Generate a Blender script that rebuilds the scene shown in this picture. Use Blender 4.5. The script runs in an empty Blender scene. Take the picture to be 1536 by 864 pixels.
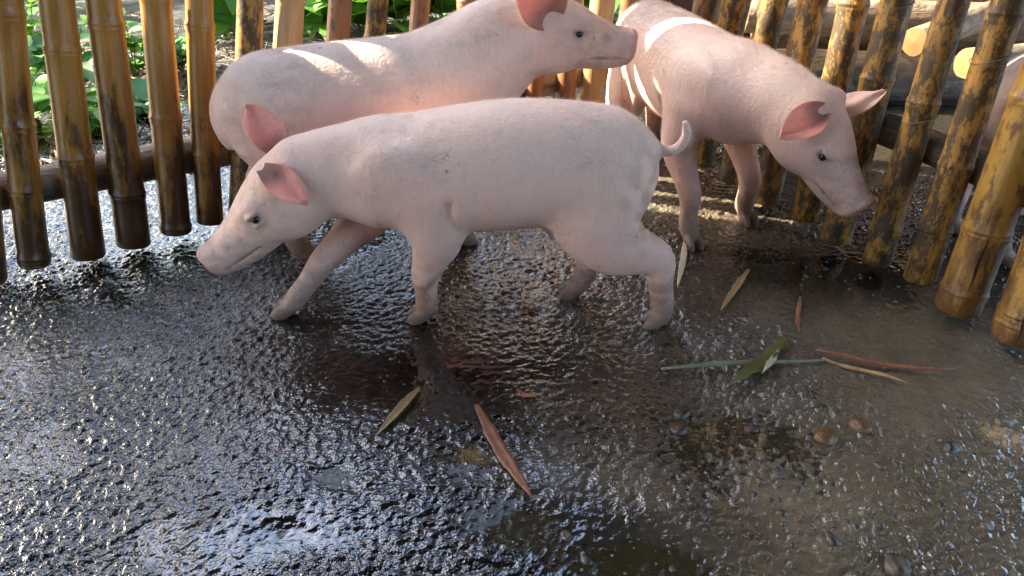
import bpy, bmesh, math, random
import numpy as np
from mathutils import Vector, Matrix, Quaternion

random.seed(7)
RNG = np.random.default_rng(11)
scene = bpy.context.scene
COL = scene.collection

# ------------------------------------------------------------------ camera
CAM_H = 0.90
PITCH = math.radians(35.0)
FPX = 1109.0                      # focal length in photo pixels (1536 wide)
cam_d = bpy.data.cameras.new('camera')
cam_d.sensor_width = 36.0
cam_d.lens = 36.0 * FPX / 1536.0
cam_d.clip_start = 0.02
cam_d.clip_end = 500.0
cam = bpy.data.objects.new('camera', cam_d)
COL.objects.link(cam)
cam.location = (0, 0, CAM_H)
cam.rotation_euler = (math.pi / 2 - PITCH, 0, 0)
scene.camera = cam

# ------------------------------------------------------------------ sky, sun, exposure
SUN_EL = math.radians(31.0)
SUN_AZ = math.atan2(-0.92, 0.39)          # from the left and a little behind the fence
world = bpy.data.worlds.new('World')
scene.world = world
world.use_nodes = True
wn = world.node_tree.nodes
wl = world.node_tree.links
bg = wn['Background']
sky = wn.new('ShaderNodeTexSky')
sky.sky_type = 'NISHITA'
sky.sun_disc = False
sky.sun_elevation = SUN_EL
sky.sun_rotation = SUN_AZ
sky.altitude = 50
sky.air_density = 1.0
sky.dust_density = 2.5
sky.ozone_density = 1.5
wl.new(sky.outputs[0], bg.inputs[0])
bg.inputs[1].default_value = 0.15

sun_d = bpy.data.lights.new('sun', 'SUN')
sun_d.energy = 4.0
sun_d.angle = math.radians(0.5)
sun_d.color = (1.0, 0.86, 0.68)
sun = bpy.data.objects.new('sun', sun_d)
COL.objects.link(sun)
SUNV = Vector((math.sin(SUN_AZ) * math.cos(SUN_EL), math.cos(SUN_AZ) * math.cos(SUN_EL), math.sin(SUN_EL)))
sun.rotation_euler = (-SUNV).to_track_quat('-Z', 'Y').to_euler()
sun.location = SUNV * 8

vs = scene.view_settings
vs.view_transform = 'Standard'
vs.look = 'None'
vs.exposure = 3.15
vs.gamma = 1.0

# ------------------------------------------------------------------ helpers
_F = Vector((0, math.cos(PITCH), -math.sin(PITCH)))
_U = Vector((0, math.sin(PITCH), math.cos(PITCH)))
_R = Vector((1, 0, 0))
_C = Vector((0, 0, CAM_H))

def ray(px, py):
    return (_F + _R * ((px - 768) / FPX) - _U * ((py - 432) / FPX))

def G(px, py, z=0.0):
    """point of the ground plane (height z) seen at a photo pixel"""
    d = ray(px, py)
    return _C + d * ((z - CAM_H) / d.z)

def PL(px, py, p0, n):
    """point of an upright plane seen at a photo pixel"""
    d = ray(px, py)
    return _C + d * ((p0 - _C).dot(n) / d.dot(n))

def tag(o, label, cat, group=None):
    o['label'] = label
    o['category'] = cat
    if group:
        o['group'] = group
    return o

def empty(name, loc=(0, 0, 0)):
    o = bpy.data.objects.new(name, None)
    o.empty_display_size = 0.1
    COL.objects.link(o)
    o.location = loc
    return o

def link(name, me, mat=None, parent=None):
    o = bpy.data.objects.new(name, me)
    COL.objects.link(o)
    if mat is not None and len(me.materials) == 0:
        me.materials.append(mat)
    if parent is not None:
        o.parent = parent
    return o

def mesh_np(name, V, faces, smooth=True):
    """faces: (n,k) int array"""
    me = bpy.data.meshes.new(name)
    V = np.asarray(V, dtype=np.float32)
    F_ = np.asarray(faces, dtype=np.int32)
    n, k = F_.shape
    me.vertices.add(len(V))
    me.vertices.foreach_set('co', V.ravel())
    me.loops.add(n * k)
    me.loops.foreach_set('vertex_index', F_.ravel())
    me.polygons.add(n)
    me.polygons.foreach_set('loop_start', np.arange(0, n * k, k, dtype=np.int32))
    me.polygons.foreach_set('loop_total', np.full(n, k, dtype=np.int32))
    me.update(calc_edges=True)
    me.validate()
    me.polygons.foreach_set('use_smooth', np.full(len(me.polygons), smooth))
    return me

def set_col(me, C):
    a = me.color_attributes.new('Col', 'FLOAT_COLOR', 'POINT')
    c4 = np.ones((len(me.vertices), 4), dtype=np.float32)
    c4[:, :3] = C
    a.data.foreach_set('color', c4.ravel())

_lat = {}
def vnoise(x, y, seed=0):
    """smooth 2-D gradient noise, about -1..1"""
    if seed not in _lat:
        r = np.random.default_rng(1000 + seed)
        a = r.uniform(0, 2 * np.pi, (256, 256))
        _lat[seed] = (np.cos(a), np.sin(a))
    gx, gy = _lat[seed]
    xi = np.floor(x).astype(int); yi = np.floor(y).astype(int)
    xf = x - xi; yf = y - yi
    u = xf * xf * xf * (xf * (xf * 6 - 15) + 10)
    v = yf * yf * yf * (yf * (yf * 6 - 15) + 10)
    def g(ix, iy, dx, dy):
        ix = ix & 255; iy = iy & 255
        return gx[ix, iy] * dx + gy[ix, iy] * dy
    n00 = g(xi, yi, xf, yf); n10 = g(xi + 1, yi, xf - 1, yf)
    n01 = g(xi, yi + 1, xf, yf - 1); n11 = g(xi + 1, yi + 1, xf - 1, yf - 1)
    return 1.5 * ((n00 * (1 - u) + n10 * u) * (1 - v) + (n01 * (1 - u) + n11 * u) * v)

def sstep(a, b, x):
    t = np.clip((x - a) / (b - a), 0, 1)
    return t * t * (3 - 2 * t)

# ------------------------------------------------------------------ node helpers
class NT:
    def __init__(self, name):
        self.m = bpy.data.materials.new(name)
        self.m.use_nodes = True
        self.t = self.m.node_tree
        self.b = self.t.nodes['Principled BSDF']
        self.out = self.t.nodes['Material Output']
    def n(self, typ, **kw):
        nd = self.t.nodes.new(typ)
        for k, v in kw.items():
            setattr(nd, k, v)
        return nd
    def l(self, a, b):
        self.t.links.new(a, b)
    def noise(self, vec, scale, detail=4, rough=0.55, dist=0.0):
        nd = self.n('ShaderNodeTexNoise')
        nd.inputs['Scale'].default_value = scale
        nd.inputs['Detail'].default_value = detail
        nd.inputs['Roughness'].default_value = rough
        nd.inputs['Distortion'].default_value = dist
        if vec is not None:
            self.l(vec, nd.inputs['Vector'])
        return nd.outputs['Fac']
    def ramp(self, fac, stops, mode='LINEAR'):
        r = self.n('ShaderNodeValToRGB')
        r.color_ramp.interpolation = mode
        el = r.color_ramp.elements
        while len(el) < len(stops):
            el.new(0.5)
        for e, (p, c) in zip(el, stops):
            e.position = p
            e.color = (c[0], c[1], c[2], 1) if not isinstance(c, (int, float)) else (c, c, c, 1)
        self.l(fac, r.inputs[0])
        return r.outputs[0]
    def mix(self, fac, a, b, typ='MIX'):
        nd = self.n('ShaderNodeMix', data_type='RGBA', blend_type=typ)
        for s, v in ((0, fac), (6, a), (7, b)):
            if isinstance(v, (int, float)):
                nd.inputs[s].default_value = v
            elif isinstance(v, tuple):
                nd.inputs[s].default_value = (v[0], v[1], v[2], 1)
            else:
                self.l(v, nd.inputs[s])
        return nd.outputs[2]
    def math(self, op, a, b=0.0, clamp=False):
        nd = self.n('ShaderNodeMath', operation=op, use_clamp=clamp)
        for s, v in ((0, a), (1, b)):
            if isinstance(v, (int, float)):
                nd.inputs[s].default_value = v
            else:
                self.l(v, nd.inputs[s])
        return nd.outputs[0]
    def mapping(self, vec, scale=(1, 1, 1), loc=None):
        nd = self.n('ShaderNodeMapping')
        nd.inputs['Scale'].default_value = scale
        self.l(vec, nd.inputs['Vector'])
        if loc is not None:
            self.l(loc, nd.inputs['Location'])
        return nd.outputs[0]
    def bump(self, h, strength=0.5, dist=0.01, prev=None):
        nd = self.n('ShaderNodeBump')
        nd.inputs['Strength'].default_value = strength
        nd.inputs['Distance'].default_value = dist
        self.l(h, nd.inputs['Height'])
        if prev is not None:
            self.l(prev, nd.inputs['Normal'])
        return nd.outputs[0]
    def set(self, **kw):
        names = {'base': 'Base Color', 'rough': 'Roughness', 'spec': 'Specular IOR Level', 'normal': 'Normal',
                 'coat': 'Coat Weight', 'coatr': 'Coat Roughness', 'sss': 'Subsurface Weight',
                 'sssr': 'Subsurface Radius', 'ssss': 'Subsurface Scale', 'ior': 'IOR', 'trans': 'Transmission Weight',
                 'sheen': 'Sheen Weight', 'coatn': 'Coat Normal'}
        for k, v in kw.items():
            s = self.b.inputs[names[k]]
            if isinstance(v, (int, float)):
                s.default_value = v
            elif isinstance(v, tuple):
                s.default_value = v if len(v) == len(s.default_value) else (v[0], v[1], v[2], 1)
            else:
                self.l(v, s)

# ------------------------------------------------------------------ materials
def mat_floor():
    m = NT('wet_concrete_floor')
    tc = m.n('ShaderNodeTexCoord').outputs['Object']
    at = m.n('ShaderNodeAttribute', attribute_name='Col').outputs['Color']
    n1 = m.noise(tc, 9, 6, 0.65)
    n2 = m.noise(tc, 60, 5, 0.7)
    n3 = m.noise(tc, 330, 3, 0.6)
    c = m.mix(m.ramp(n1, [(0.35, 0.0), (0.7, 1.0)]), at, m.mix(0.45, at, (0.012, 0.010, 0.007)))
    c = m.mix(m.ramp(n2, [(0.5, 0.0), (0.76, 0.5)]), c, m.mix(1.0, at, (1.7, 1.6, 1.5), 'MULTIPLY'))
    c = m.mix(m.ramp(n3, [(0.66, 0.0), (0.78, 0.5)]), c, m.mix(1.0, at, (2.6, 2.5, 2.4), 'MULTIPLY'))
    r = m.ramp(m.noise(tc, 25, 4, 0.6), [(0.3, 0.04), (0.7, 0.11)])
    h = m.math('ADD', m.noise(tc, 210, 1.5, 0.5), m.math('MULTIPLY', n3, 0.12))
    am = m.n('ShaderNodeAttribute', attribute_name='Amp').outputs['Fac']
    nb = m.bump(m.math('MULTIPLY', h, am), 0.6, 0.005)
    m.set(base=c, rough=r, spec=0.8, normal=nb, ior=1.45, coat=1.0, coatr=0.03, coatn=nb)
    return m.m

def mat_water():
    m = NT('puddle_water')
    tc = m.n('ShaderNodeTexCoord').outputs['Object']
    c = m.mix(m.noise(tc, 6, 3), (0.040, 0.030, 0.014), (0.085, 0.066, 0.032))
    nb = m.bump(m.noise(tc, 30, 2), 0.12, 0.004)
    df = m.n('ShaderNodeBsdfDiffuse'); m.l(c, df.inputs[0])
    tp = m.n('ShaderNodeBsdfTransparent')
    gl = m.n('ShaderNodeBsdfGlossy'); gl.inputs['Roughness'].default_value = 0.03; m.l(nb, gl.inputs['Normal'])
    fr_ = m.n('ShaderNodeFresnel'); fr_.inputs['IOR'].default_value = 1.36; m.l(nb, fr_.inputs['Normal'])
    m1 = m.n('ShaderNodeMixShader'); m1.inputs[0].default_value = 0.5
    m.l(tp.outputs[0], m1.inputs[1]); m.l(df.outputs[0], m1.inputs[2])
    m2 = m.n('ShaderNodeMixShader'); m.l(fr_.outputs[0], m2.inputs[0]); m.l(m1.outputs[0], m2.inputs[1]); m.l(gl.outputs[0], m2.inputs[2])
    m.l(m2.outputs[0], m.out.inputs[0])
    return m.m

def mat_ground():
    m = NT('outside_mud')
    tc = m.n('ShaderNodeTexCoord').outputs['Object']
    n1 = m.noise(tc, 3, 6, 0.65)
    n2 = m.noise(tc, 40, 5, 0.7)
    c = m.ramp(n1, [(0.3, (0.02, 0.015, 0.010)), (0.55, (0.040, 0.030, 0.020)), (0.75, (0.06, 0.046, 0.030))])
    c = m.mix(m.ramp(n2, [(0.4, 0.0), (0.7, 0.5)]), c, (0.07, 0.054, 0.036))
    r = m.ramp(n1, [(0.35, 0.15), (0.6, 0.8)])
    m.set(base=c, rough=r, normal=m.bump(m.math('ADD', n2, m.noise(tc, 160, 3)), 0.7, 0.02))
    return m.m

def mat_skin():
    m = NT('pig_skin')
    tc = m.n('ShaderNodeTexCoord').outputs['Object']
    at = m.n('ShaderNodeAttribute', attribute_name='Col').outputs['Color']
    n1 = m.noise(tc, 7, 4, 0.6)
    n2 = m.noise(tc, 38, 4, 0.65)
    n3 = m.noise(m.mapping(tc, (90, 330, 330)), 1.0, 3, 0.6)
    c = m.mix(m.ramp(n1, [(0.38, 0.0), (0.68, 0.35)]), at, m.mix(0.5, at, (0.80, 0.66, 0.58)))
    c = m.mix(m.ramp(n2, [(0.54, 0.0), (0.80, 0.5)]), c, m.mix(0.65, at, (0.33, 0.24, 0.19)))
    dt = m.math('MULTIPLY', m.ramp(m.noise(tc, 4.5, 3, 0.6), [(0.45, 0.0), (0.66, 1.0)]), m.ramp(m.noise(m.mapping(tc, (30, 30, 55)), 1.0, 5, 0.7), [(0.40, 0.0), (0.68, 0.75)]))
    c = m.mix(dt, c, (0.34, 0.27, 0.22))
    # small dark scabs and mud specks
    vo = m.n('ShaderNodeTexVoronoi', feature='F1')
    vo.inputs['Scale'].default_value = 26
    m.l(tc, vo.inputs['Vector'])
    spk = m.math('MULTIPLY', m.ramp(vo.outputs['Distance'], [(0.05, 1.0), (0.13, 0.0)]), m.ramp(m.noise(tc, 17, 2), [(0.55, 0.0), (0.68, 0.8)]))
    c = m.mix(spk, c, (0.17, 0.11, 0.08))
    # scratches
    sc = m.noise(m.mapping(tc, (16, 60, 9)), 1.0, 2, 0.5, 1.5)
    scr = m.math('MULTIPLY', m.ramp(sc, [(0.498, 0.0), (0.506, 1.0), (0.514, 0.0)]), m.ramp(m.noise(tc, 9, 2), [(0.56, 0.0), (0.68, 0.6)]))
    c = m.mix(scr, c, (0.22, 0.13, 0.11))
    h = m.math('ADD', m.math('MULTIPLY', n3, 0.5), m.noise(tc, 120, 3))
    wr = m.noise(m.mapping(tc, (70, 40, 14)), 1.0, 3, 0.6, 0.8)
    nb = m.bump(wr, 0.22, 0.012, m.bump(h, 0.35, 0.004))
    m.set(base=c, rough=0.52, spec=0.32, sss=0.22, sssr=(1.0, 0.38, 0.26), ssss=0.012, normal=nb)
    return m.m

def mat_fur():
    m = NT('pig_bristle')
    d = m.b
    m.set(base=(0.80, 0.68, 0.58), rough=0.4, spec=0.4)
    tr = m.n('ShaderNodeBsdfTranslucent')
    tr.inputs[0].default_value = (0.86, 0.78, 0.70, 1)
    mx = m.n('ShaderNodeMixShader')
    mx.inputs[0].default_value = 0.45
    m.l(d.outputs[0], mx.inputs[1]); m.l(tr.outputs[0], mx.inputs[2])
    m.l(mx.outputs[0], m.out.inputs[0])
    return m.m

def simple(name, base, rough=0.6, var=0.35, scale=30, bump=0.3, spec=0.5, coat=0.0, stretch=None, dark=None):
    m = NT(name)
    tc = m.n('ShaderNodeTexCoord').outputs['Object']
    v = m.mapping(tc, stretch) if stretch else tc
    n = m.noise(v, scale, 5, 0.65)
    dk = dark or tuple(x * (1 - var) for x in base)
    lt = tuple(min(1, x * (1 + var * 0.6)) for x in base)
    c = m.ramp(n, [(0.3, dk), (0.5, base), (0.72, lt)])
    m.set(base=c, rough=rough, spec=spec, coat=coat, normal=m.bump(n, bump, 0.004))
    return m.m

def mat_bamboo(name, light, mid, dark, stain, moss=0.0, mosscol=(0.03, 0.032, 0.018), gloss=0.32, stain_h=0.25, blotch=0.5):
    m = NT(name)
    tc = m.n('ShaderNodeTexCoord').outputs['Object']
    rnd = m.n('ShaderNodeObjectInfo').outputs['Random']
    off = m.n('ShaderNodeCombineXYZ')
    m.l(m.math('MULTIPLY', rnd, 37.0), off.inputs[0]); m.l(m.math('MULTIPLY', rnd, 91.0), off.inputs[2])
    v1 = m.mapping(tc, (1, 1, 0.22), off.outputs[0])
    v2 = m.mapping(tc, (1, 1, 0.05), off.outputs[0])
    v3 = m.mapping(tc, (1, 1, 0.45), off.outputs[0])
    fib = m.noise(v2, 160, 4, 0.7)
    big = m.noise(v1, 16, 5, 0.62)
    blot = m.noise(v3, 42 if moss > 0.3 else 26, 8, 0.78)
    c = m.ramp(big, [(0.28, mid), (0.55, light), (0.75, mid)])
    c = m.mix(m.ramp(fib, [(0.35, 0.6), (0.62, 0.0)]), c, m.mix(0.5, c, dark))
    # dark weather stains, heavier on the wet lower joint
    sx = m.n('ShaderNodeSeparateXYZ'); m.l(tc, sx.inputs[0])
    zz = m.math('MULTIPLY', m.math('SUBTRACT', stain_h, sx.outputs[2]), 2.2)
    st = m.math('ADD', m.math('ADD', m.math('MULTIPLY', m.math('SUBTRACT', big, 0.5), 2.4), zz, ), m.math('MULTIPLY', m.math('SUBTRACT', blot, 0.5), 1.6))
    stm = m.ramp(st, [(0.05, 0.0), (0.35, blotch + 0.3)])
    c = m.mix(stm, c, stain)
    sp = m.ramp(blot, [(0.60 - moss * 0.22, 0.0), (0.66 - moss * 0.2, 0.9)])
    c = m.mix(sp, c, mosscol)
    if moss > 0.3:
        sp2 = m.ramp(m.noise(v3, 130, 4, 0.7), [(0.60, 0.0), (0.68, 0.7)])
        c = m.mix(sp2, c, (0.22, 0.19, 0.13))
    r = m.math('ADD', m.math('MULTIPLY', blot, 0.35), gloss - 0.1)
    h = m.math('ADD', m.math('MULTIPLY', fib, 0.4), m.math('MULTIPLY', blot, 0.8 if moss > 0.3 else 0.35))
    m.set(base=c, rough=r, spec=0.5, normal=m.bump(h, 0.45, 0.004))
    return m.m

def mat_bark(name, base, dark, rough=0.7, gloss=False):
    m = NT(name)
    tc = m.n('ShaderNodeTexCoord').outputs['Object']
    v = m.mapping(tc, (1, 1, 0.18))
    n1 = m.noise(v, 30, 6, 0.7, 0.6)
    n2 = m.noise(tc, 14, 5, 0.65)
    c = m.ramp(n1, [(0.32, dark), (0.52, base), (0.75, tuple(min(1, x * 1.5) for x in base))])
    c = m.mix(m.ramp(n2, [(0.45, 0.0), (0.7, 0.8)]), c, dark)
    m.set(base=c, rough=0.28 if gloss else rough, spec=0.6 if gloss else 0.4, normal=m.bump(m.math('ADD', n1, n2), 0.9, 0.012))
    return m.m

def mat_leaf(name, a, b, rough=0.45):
    m = NT(name)
    tc = m.n('ShaderNodeTexCoord').outputs['Object']
    rnd = m.n('ShaderNodeObjectInfo').outputs['Random']
    n = m.noise(tc, 60, 3)
    f = m.math('ADD', m.math('MULTIPLY', rnd, 0.8), m.math('MULTIPLY', m.math('SUBTRACT', n, 0.5), 0.8), True)
    c = m.mix(f, a, b)
    m.set(base=c, rough=rough, spec=0.4)
    tr = m.n('ShaderNodeBsdfTranslucent')
    m.l(m.mix(0.3, c, (0.25, 0.40, 0.02)), tr.inputs[0])
    mx = m.n('ShaderNodeMixShader'); mx.inputs[0].default_value = 0.40
    m.l(m.b.outputs[0], mx.inputs[1]); m.l(tr.outputs[0], mx.inputs[2]); m.l(mx.outputs[0], m.out.inputs[0])
    return m.m

def mat_eye():
    m = NT('pig_eye')
    m.set(base=(0.012, 0.008, 0.006), rough=0.06, spec=0.6)
    return m.m

M = {}
M['floor'] = mat_floor(); M['water'] = mat_water(); M['ground'] = mat_ground()
M['skin'] = mat_skin(); M['fur'] = mat_fur(); M['eye'] = mat_eye()
M['honey'] = mat_bamboo('bamboo_honey', (0.43, 0.215, 0.040), (0.25, 0.098, 0.016), (0.05, 0.016, 0.004), (0.040, 0.016, 0.005), moss=0.0, mosscol=(0.02, 0.008, 0.003), stain_h=0.25, gloss=0.25, blotch=0.62)
M['pale'] = mat_bamboo('bamboo_pale', (0.52, 0.34, 0.15), (0.38, 0.22, 0.085), (0.16, 0.08, 0.03), (0.16, 0.08, 0.03), stain_h=-0.2, blotch=0.3)
M['rust'] = mat_bamboo('bamboo_rust', (0.34, 0.15, 0.055), (0.22, 0.085, 0.03), (0.06, 0.03, 0.012), (0.05, 0.022, 0.01), moss=0.25, stain_h=0.0)
M['mossy'] = mat_bamboo('bamboo_mossy', (0.42, 0.22, 0.028), (0.22, 0.10, 0.017), (0.05, 0.022, 0.007), (0.03, 0.02, 0.010), moss=0.70, mosscol=(0.022, 0.016, 0.008), stain_h=0.05, gloss=0.50)
M['yellow'] = mat_bamboo('bamboo_yellow', (0.34, 0.195, 0.035), (0.22, 0.11, 0.018), (0.08, 0.035, 0.008), (0.11, 0.05, 0.012), moss=0.40, mosscol=(0.075, 0.034, 0.010), stain_h=0.16, blotch=0.6)
M['green'] = mat_bamboo('bamboo_green', (0.20, 0.24, 0.04), (0.12, 0.15, 0.03), (0.04, 0.05, 0.01), (0.03, 0.03, 0.01), moss=0.2)
M['bark'] = mat_bark('log_bark', (0.17, 0.115, 0.07), (0.03, 0.02, 0.012))
M['bark_wet'] = mat_bark('log_bark_wet', (0.055, 0.04, 0.028), (0.012, 0.010, 0.008), gloss=True)
M['bark_pale'] = mat_bark('log_bark_pale', (0.26, 0.20, 0.14), (0.11, 0.075, 0.045))
M['cut'] = simple('cut_wood', (0.28, 0.115, 0.035), 0.6, 0.3, 20, 0.4)
M['board'] = simple('old_board', (0.055, 0.028, 0.016), 0.75, 0.5, 18, 0.6, stretch=(1, 1, 0.12))
M['twine'] = simple('twine', (0.16, 0.13, 0.09), 0.8)
M['leafA'] = mat_leaf('leaf_green', (0.06, 0.19, 0.02), (0.14, 0.33, 0.035))
M['leafB'] = mat_leaf('leaf_blue_green', (0.04, 0.17, 0.035), (0.08, 0.26, 0.06))
M['stem'] = simple('plant_stem', (0.10, 0.17, 0.04), 0.5)
M['straw'] = simple('dry_straw', (0.13, 0.085, 0.042), 0.7, 0.4, 40)
M['deadleaf'] = simple('dead_leaf', (0.12, 0.065, 0.03), 0.6, 0.45, 40)
M['roof'] = simple('roof_sheet', (0.035, 0.030, 0.025), 0.7, 0.3, 8)
M['screenmat'] = simple('sun_screen_sheet', (0.24, 0.17, 0.10), 0.8, 0.3, 20)  # sheet of the added sun screen

# ------------------------------------------------------------------ ground and floor
gm = bpy.data.meshes.new('ground')
S = 120
gm.from_pydata([(-S, -S, -0.03), (S, -S, -0.03), (S, S, -0.03), (-S, S, -0.03)], [], [(0, 1, 2, 3)])
ground = link('ground', gm, M['ground']); ground['kind'] = 'structure'

FX0, FX1, FY0, FY1, STEP = -1.75, 1.75, 0.30, 2.42, 0.0037
gx = np.arange(FX0, FX1 + 1e-6, STEP); gy = np.arange(FY0, FY1 + 1e-6, STEP)
X, Y = np.meshgrid(gx, gy, indexing='ij')

def blob(px, py, rx, ry):
    c = G(px, py)
    return np.exp(-(((X - c.x) / rx) ** 2 + ((Y - c.y) / ry) ** 2))

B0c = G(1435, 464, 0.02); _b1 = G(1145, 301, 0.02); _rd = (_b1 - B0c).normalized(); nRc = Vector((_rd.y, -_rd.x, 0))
# regions: smooth muddy film on the right, deep wet roughness on the left, hollows that hold water
smooth_mud = np.clip(blob(1150, 545, 0.20, 0.09) * 1.1 + blob(1400, 720, 0.22, 0.20) + blob(1480, 560, 0.25, 0.2) * 0.6 + blob(1180, 330, 0.25, 0.15) * 0.5, 0, 1)
hollow = (blob(1040, 700, 0.07, 0.10) * 0.6 + blob(1130, 650, 0.12, 0.07) + blob(1230, 740, 0.10, 0.10) * 0.7 + blob(780, 780, 0.10, 0.06) * 0.9 +
          blob(960, 850, 0.14, 0.05) * 0.9 + blob(720, 690, 0.11, 0.06) * 0.75 + blob(700, 500, 0.10, 0.06) * 0.25 + blob(800, 468, 0.02, 0.02) * 0.8 +
          blob(420, 800, 0.05, 0.03) * 0.6 + blob(500, 715, 0.035, 0.025) * 0.7 + blob(1010, 515, 0.035, 0.02) * 0.8 + blob(1140, 380, 0.1, 0.05) * 0.7)
wrp = 0.02 * vnoise(X * 9, Y * 9, 3)
wrq = 0.02 * vnoise(X * 9 + 40, Y * 9, 4)
big = 0.6 * vnoise(X * 3.2, Y * 3.2, 1) + 0.4 * vnoise(X * 8, Y * 8, 2)
g1 = vnoise((X + wrp) * 26, (Y + wrq) * 34, 5)
g2 = vnoise((X + wrp) * 62, (Y + wrq) * 78, 6)
g3 = vnoise((X + wrp * 0.5) * 118, (Y + wrq * 0.5) * 132, 7)
rid = 1 - np.abs(vnoise((X + wrp) * 40, (Y + wrq) * 55, 8)) * 2
patchy = sstep(-0.5, 0.5, vnoise(X * 2.3 + 5, Y * 2.3, 9))
calm = np.clip(blob(700, 568, 0.31, 0.16) * 1.2 * (0.75 + 0.5 * vnoise(X * 7, Y * 9, 15)) + blob(1290, 430, 0.22, 0.10) * 0.9 + blob(1200, 400, 0.3, 0.12) * 0.7 + blob(60, 540, 0.08, 0.10) * 0.6 + blob(470, 800, 0.10, 0.06) * 0.5, 0, 1)
film = sstep(0.10, 0.45, vnoise(X * 4.2 + 17, Y * 5.5, 12) + 0.35 * vnoise(X * 14, Y * 17, 13)) * (1 - smooth_mud)
amp = (1 - 0.12 * smooth_mud) * (0.60 + 0.5 * patchy) * (1 - 0.86 * calm) * (1 - 0.55 * film)
hz = 0.004 * big + amp * (0.0016 * g1 + 0.0030 * g2 + 0.0041 * g3 + 0.0010 * rid) - 0.0075 * hollow + 0.002 * smooth_mud
# slab edge falls away under the outside litter
edge = np.minimum(np.minimum(X - FX0, FX1 - X), FY1 - Y)
hz = hz - 0.05 * (1 - sstep(0.0, 0.06, edge))
nx, ny = X.shape
idx = np.arange(nx * ny).reshape(nx, ny)
quads = np.stack([idx[:-1, :-1], idx[1:, :-1], idx[1:, 1:], idx[:-1, 1:]], -1).reshape(-1, 4)
fm = mesh_np('floor', np.stack([X, Y, hz], -1).reshape(-1, 3), quads)
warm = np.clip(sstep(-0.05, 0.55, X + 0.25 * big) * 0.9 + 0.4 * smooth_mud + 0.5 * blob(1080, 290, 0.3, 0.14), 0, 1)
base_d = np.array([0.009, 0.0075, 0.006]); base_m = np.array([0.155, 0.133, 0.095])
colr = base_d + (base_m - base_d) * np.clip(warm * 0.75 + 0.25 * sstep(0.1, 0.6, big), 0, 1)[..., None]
# reddish dung patches on the left
red = np.clip(blob(40, 560, 0.06, 0.10) + blob(420, 680, 0.03, 0.02) + blob(330, 440, 0.12, 0.03) * 0.6 + blob(640, 520, 0.03, 0.10) * 0.5, 0, 1) * sstep(-0.2, 0.5, g1)
colr = colr * (1 - red[..., None]) + np.array([0.11, 0.04, 0.022]) * red[..., None]
colr = colr * (1 - 0.8 * np.clip(blob(1270, 405, 0.26, 0.09) * 1.3, 0, 1)[..., None])  # right fence foot painted darker, standing in for its dark reflection
colr = colr * (1 - 0.6 * calm[..., None] * (1 - smooth_mud[..., None]))  # calm zones also darkened in colour, imitating the dark they reflect
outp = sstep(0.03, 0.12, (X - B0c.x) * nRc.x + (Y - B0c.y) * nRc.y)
colr = colr * (1 - 0.72 * outp[..., None])  # floor beyond the right fence painted dark for shade under the shed roof
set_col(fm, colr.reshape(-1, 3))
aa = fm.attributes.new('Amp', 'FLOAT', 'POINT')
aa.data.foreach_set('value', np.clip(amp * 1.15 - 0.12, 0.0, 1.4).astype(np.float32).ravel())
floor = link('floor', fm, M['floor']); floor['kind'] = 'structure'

WL = -0.0044
wx = np.linspace(FX0 + 0.05, FX1 - 0.05, 60); wy = np.linspace(FY0, FY1 - 0.05, 40)
WX, WY = np.meshgrid(wx, wy, indexing='ij')
wi = np.arange(WX.size).reshape(WX.shape)
wq = np.stack([wi[:-1, :-1], wi[1:, :-1], wi[1:, 1:], wi[:-1, 1:]], -1).reshape(-1, 4)
water = link('puddle_water', mesh_np('puddle_water', np.stack([WX, WY, np.full_like(WX, WL)], -1).reshape(-1, 3), wq), M['water'])
water['kind'] = 'structure'

def floor_z(x, y):
    i = int(round((x - FX0) / STEP)); j = int(round((y - FY0) / STEP))
    if 0 <= i < nx and 0 <= j < ny:
        return max(float(hz[i, j]), WL)
    return -0.03

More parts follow.
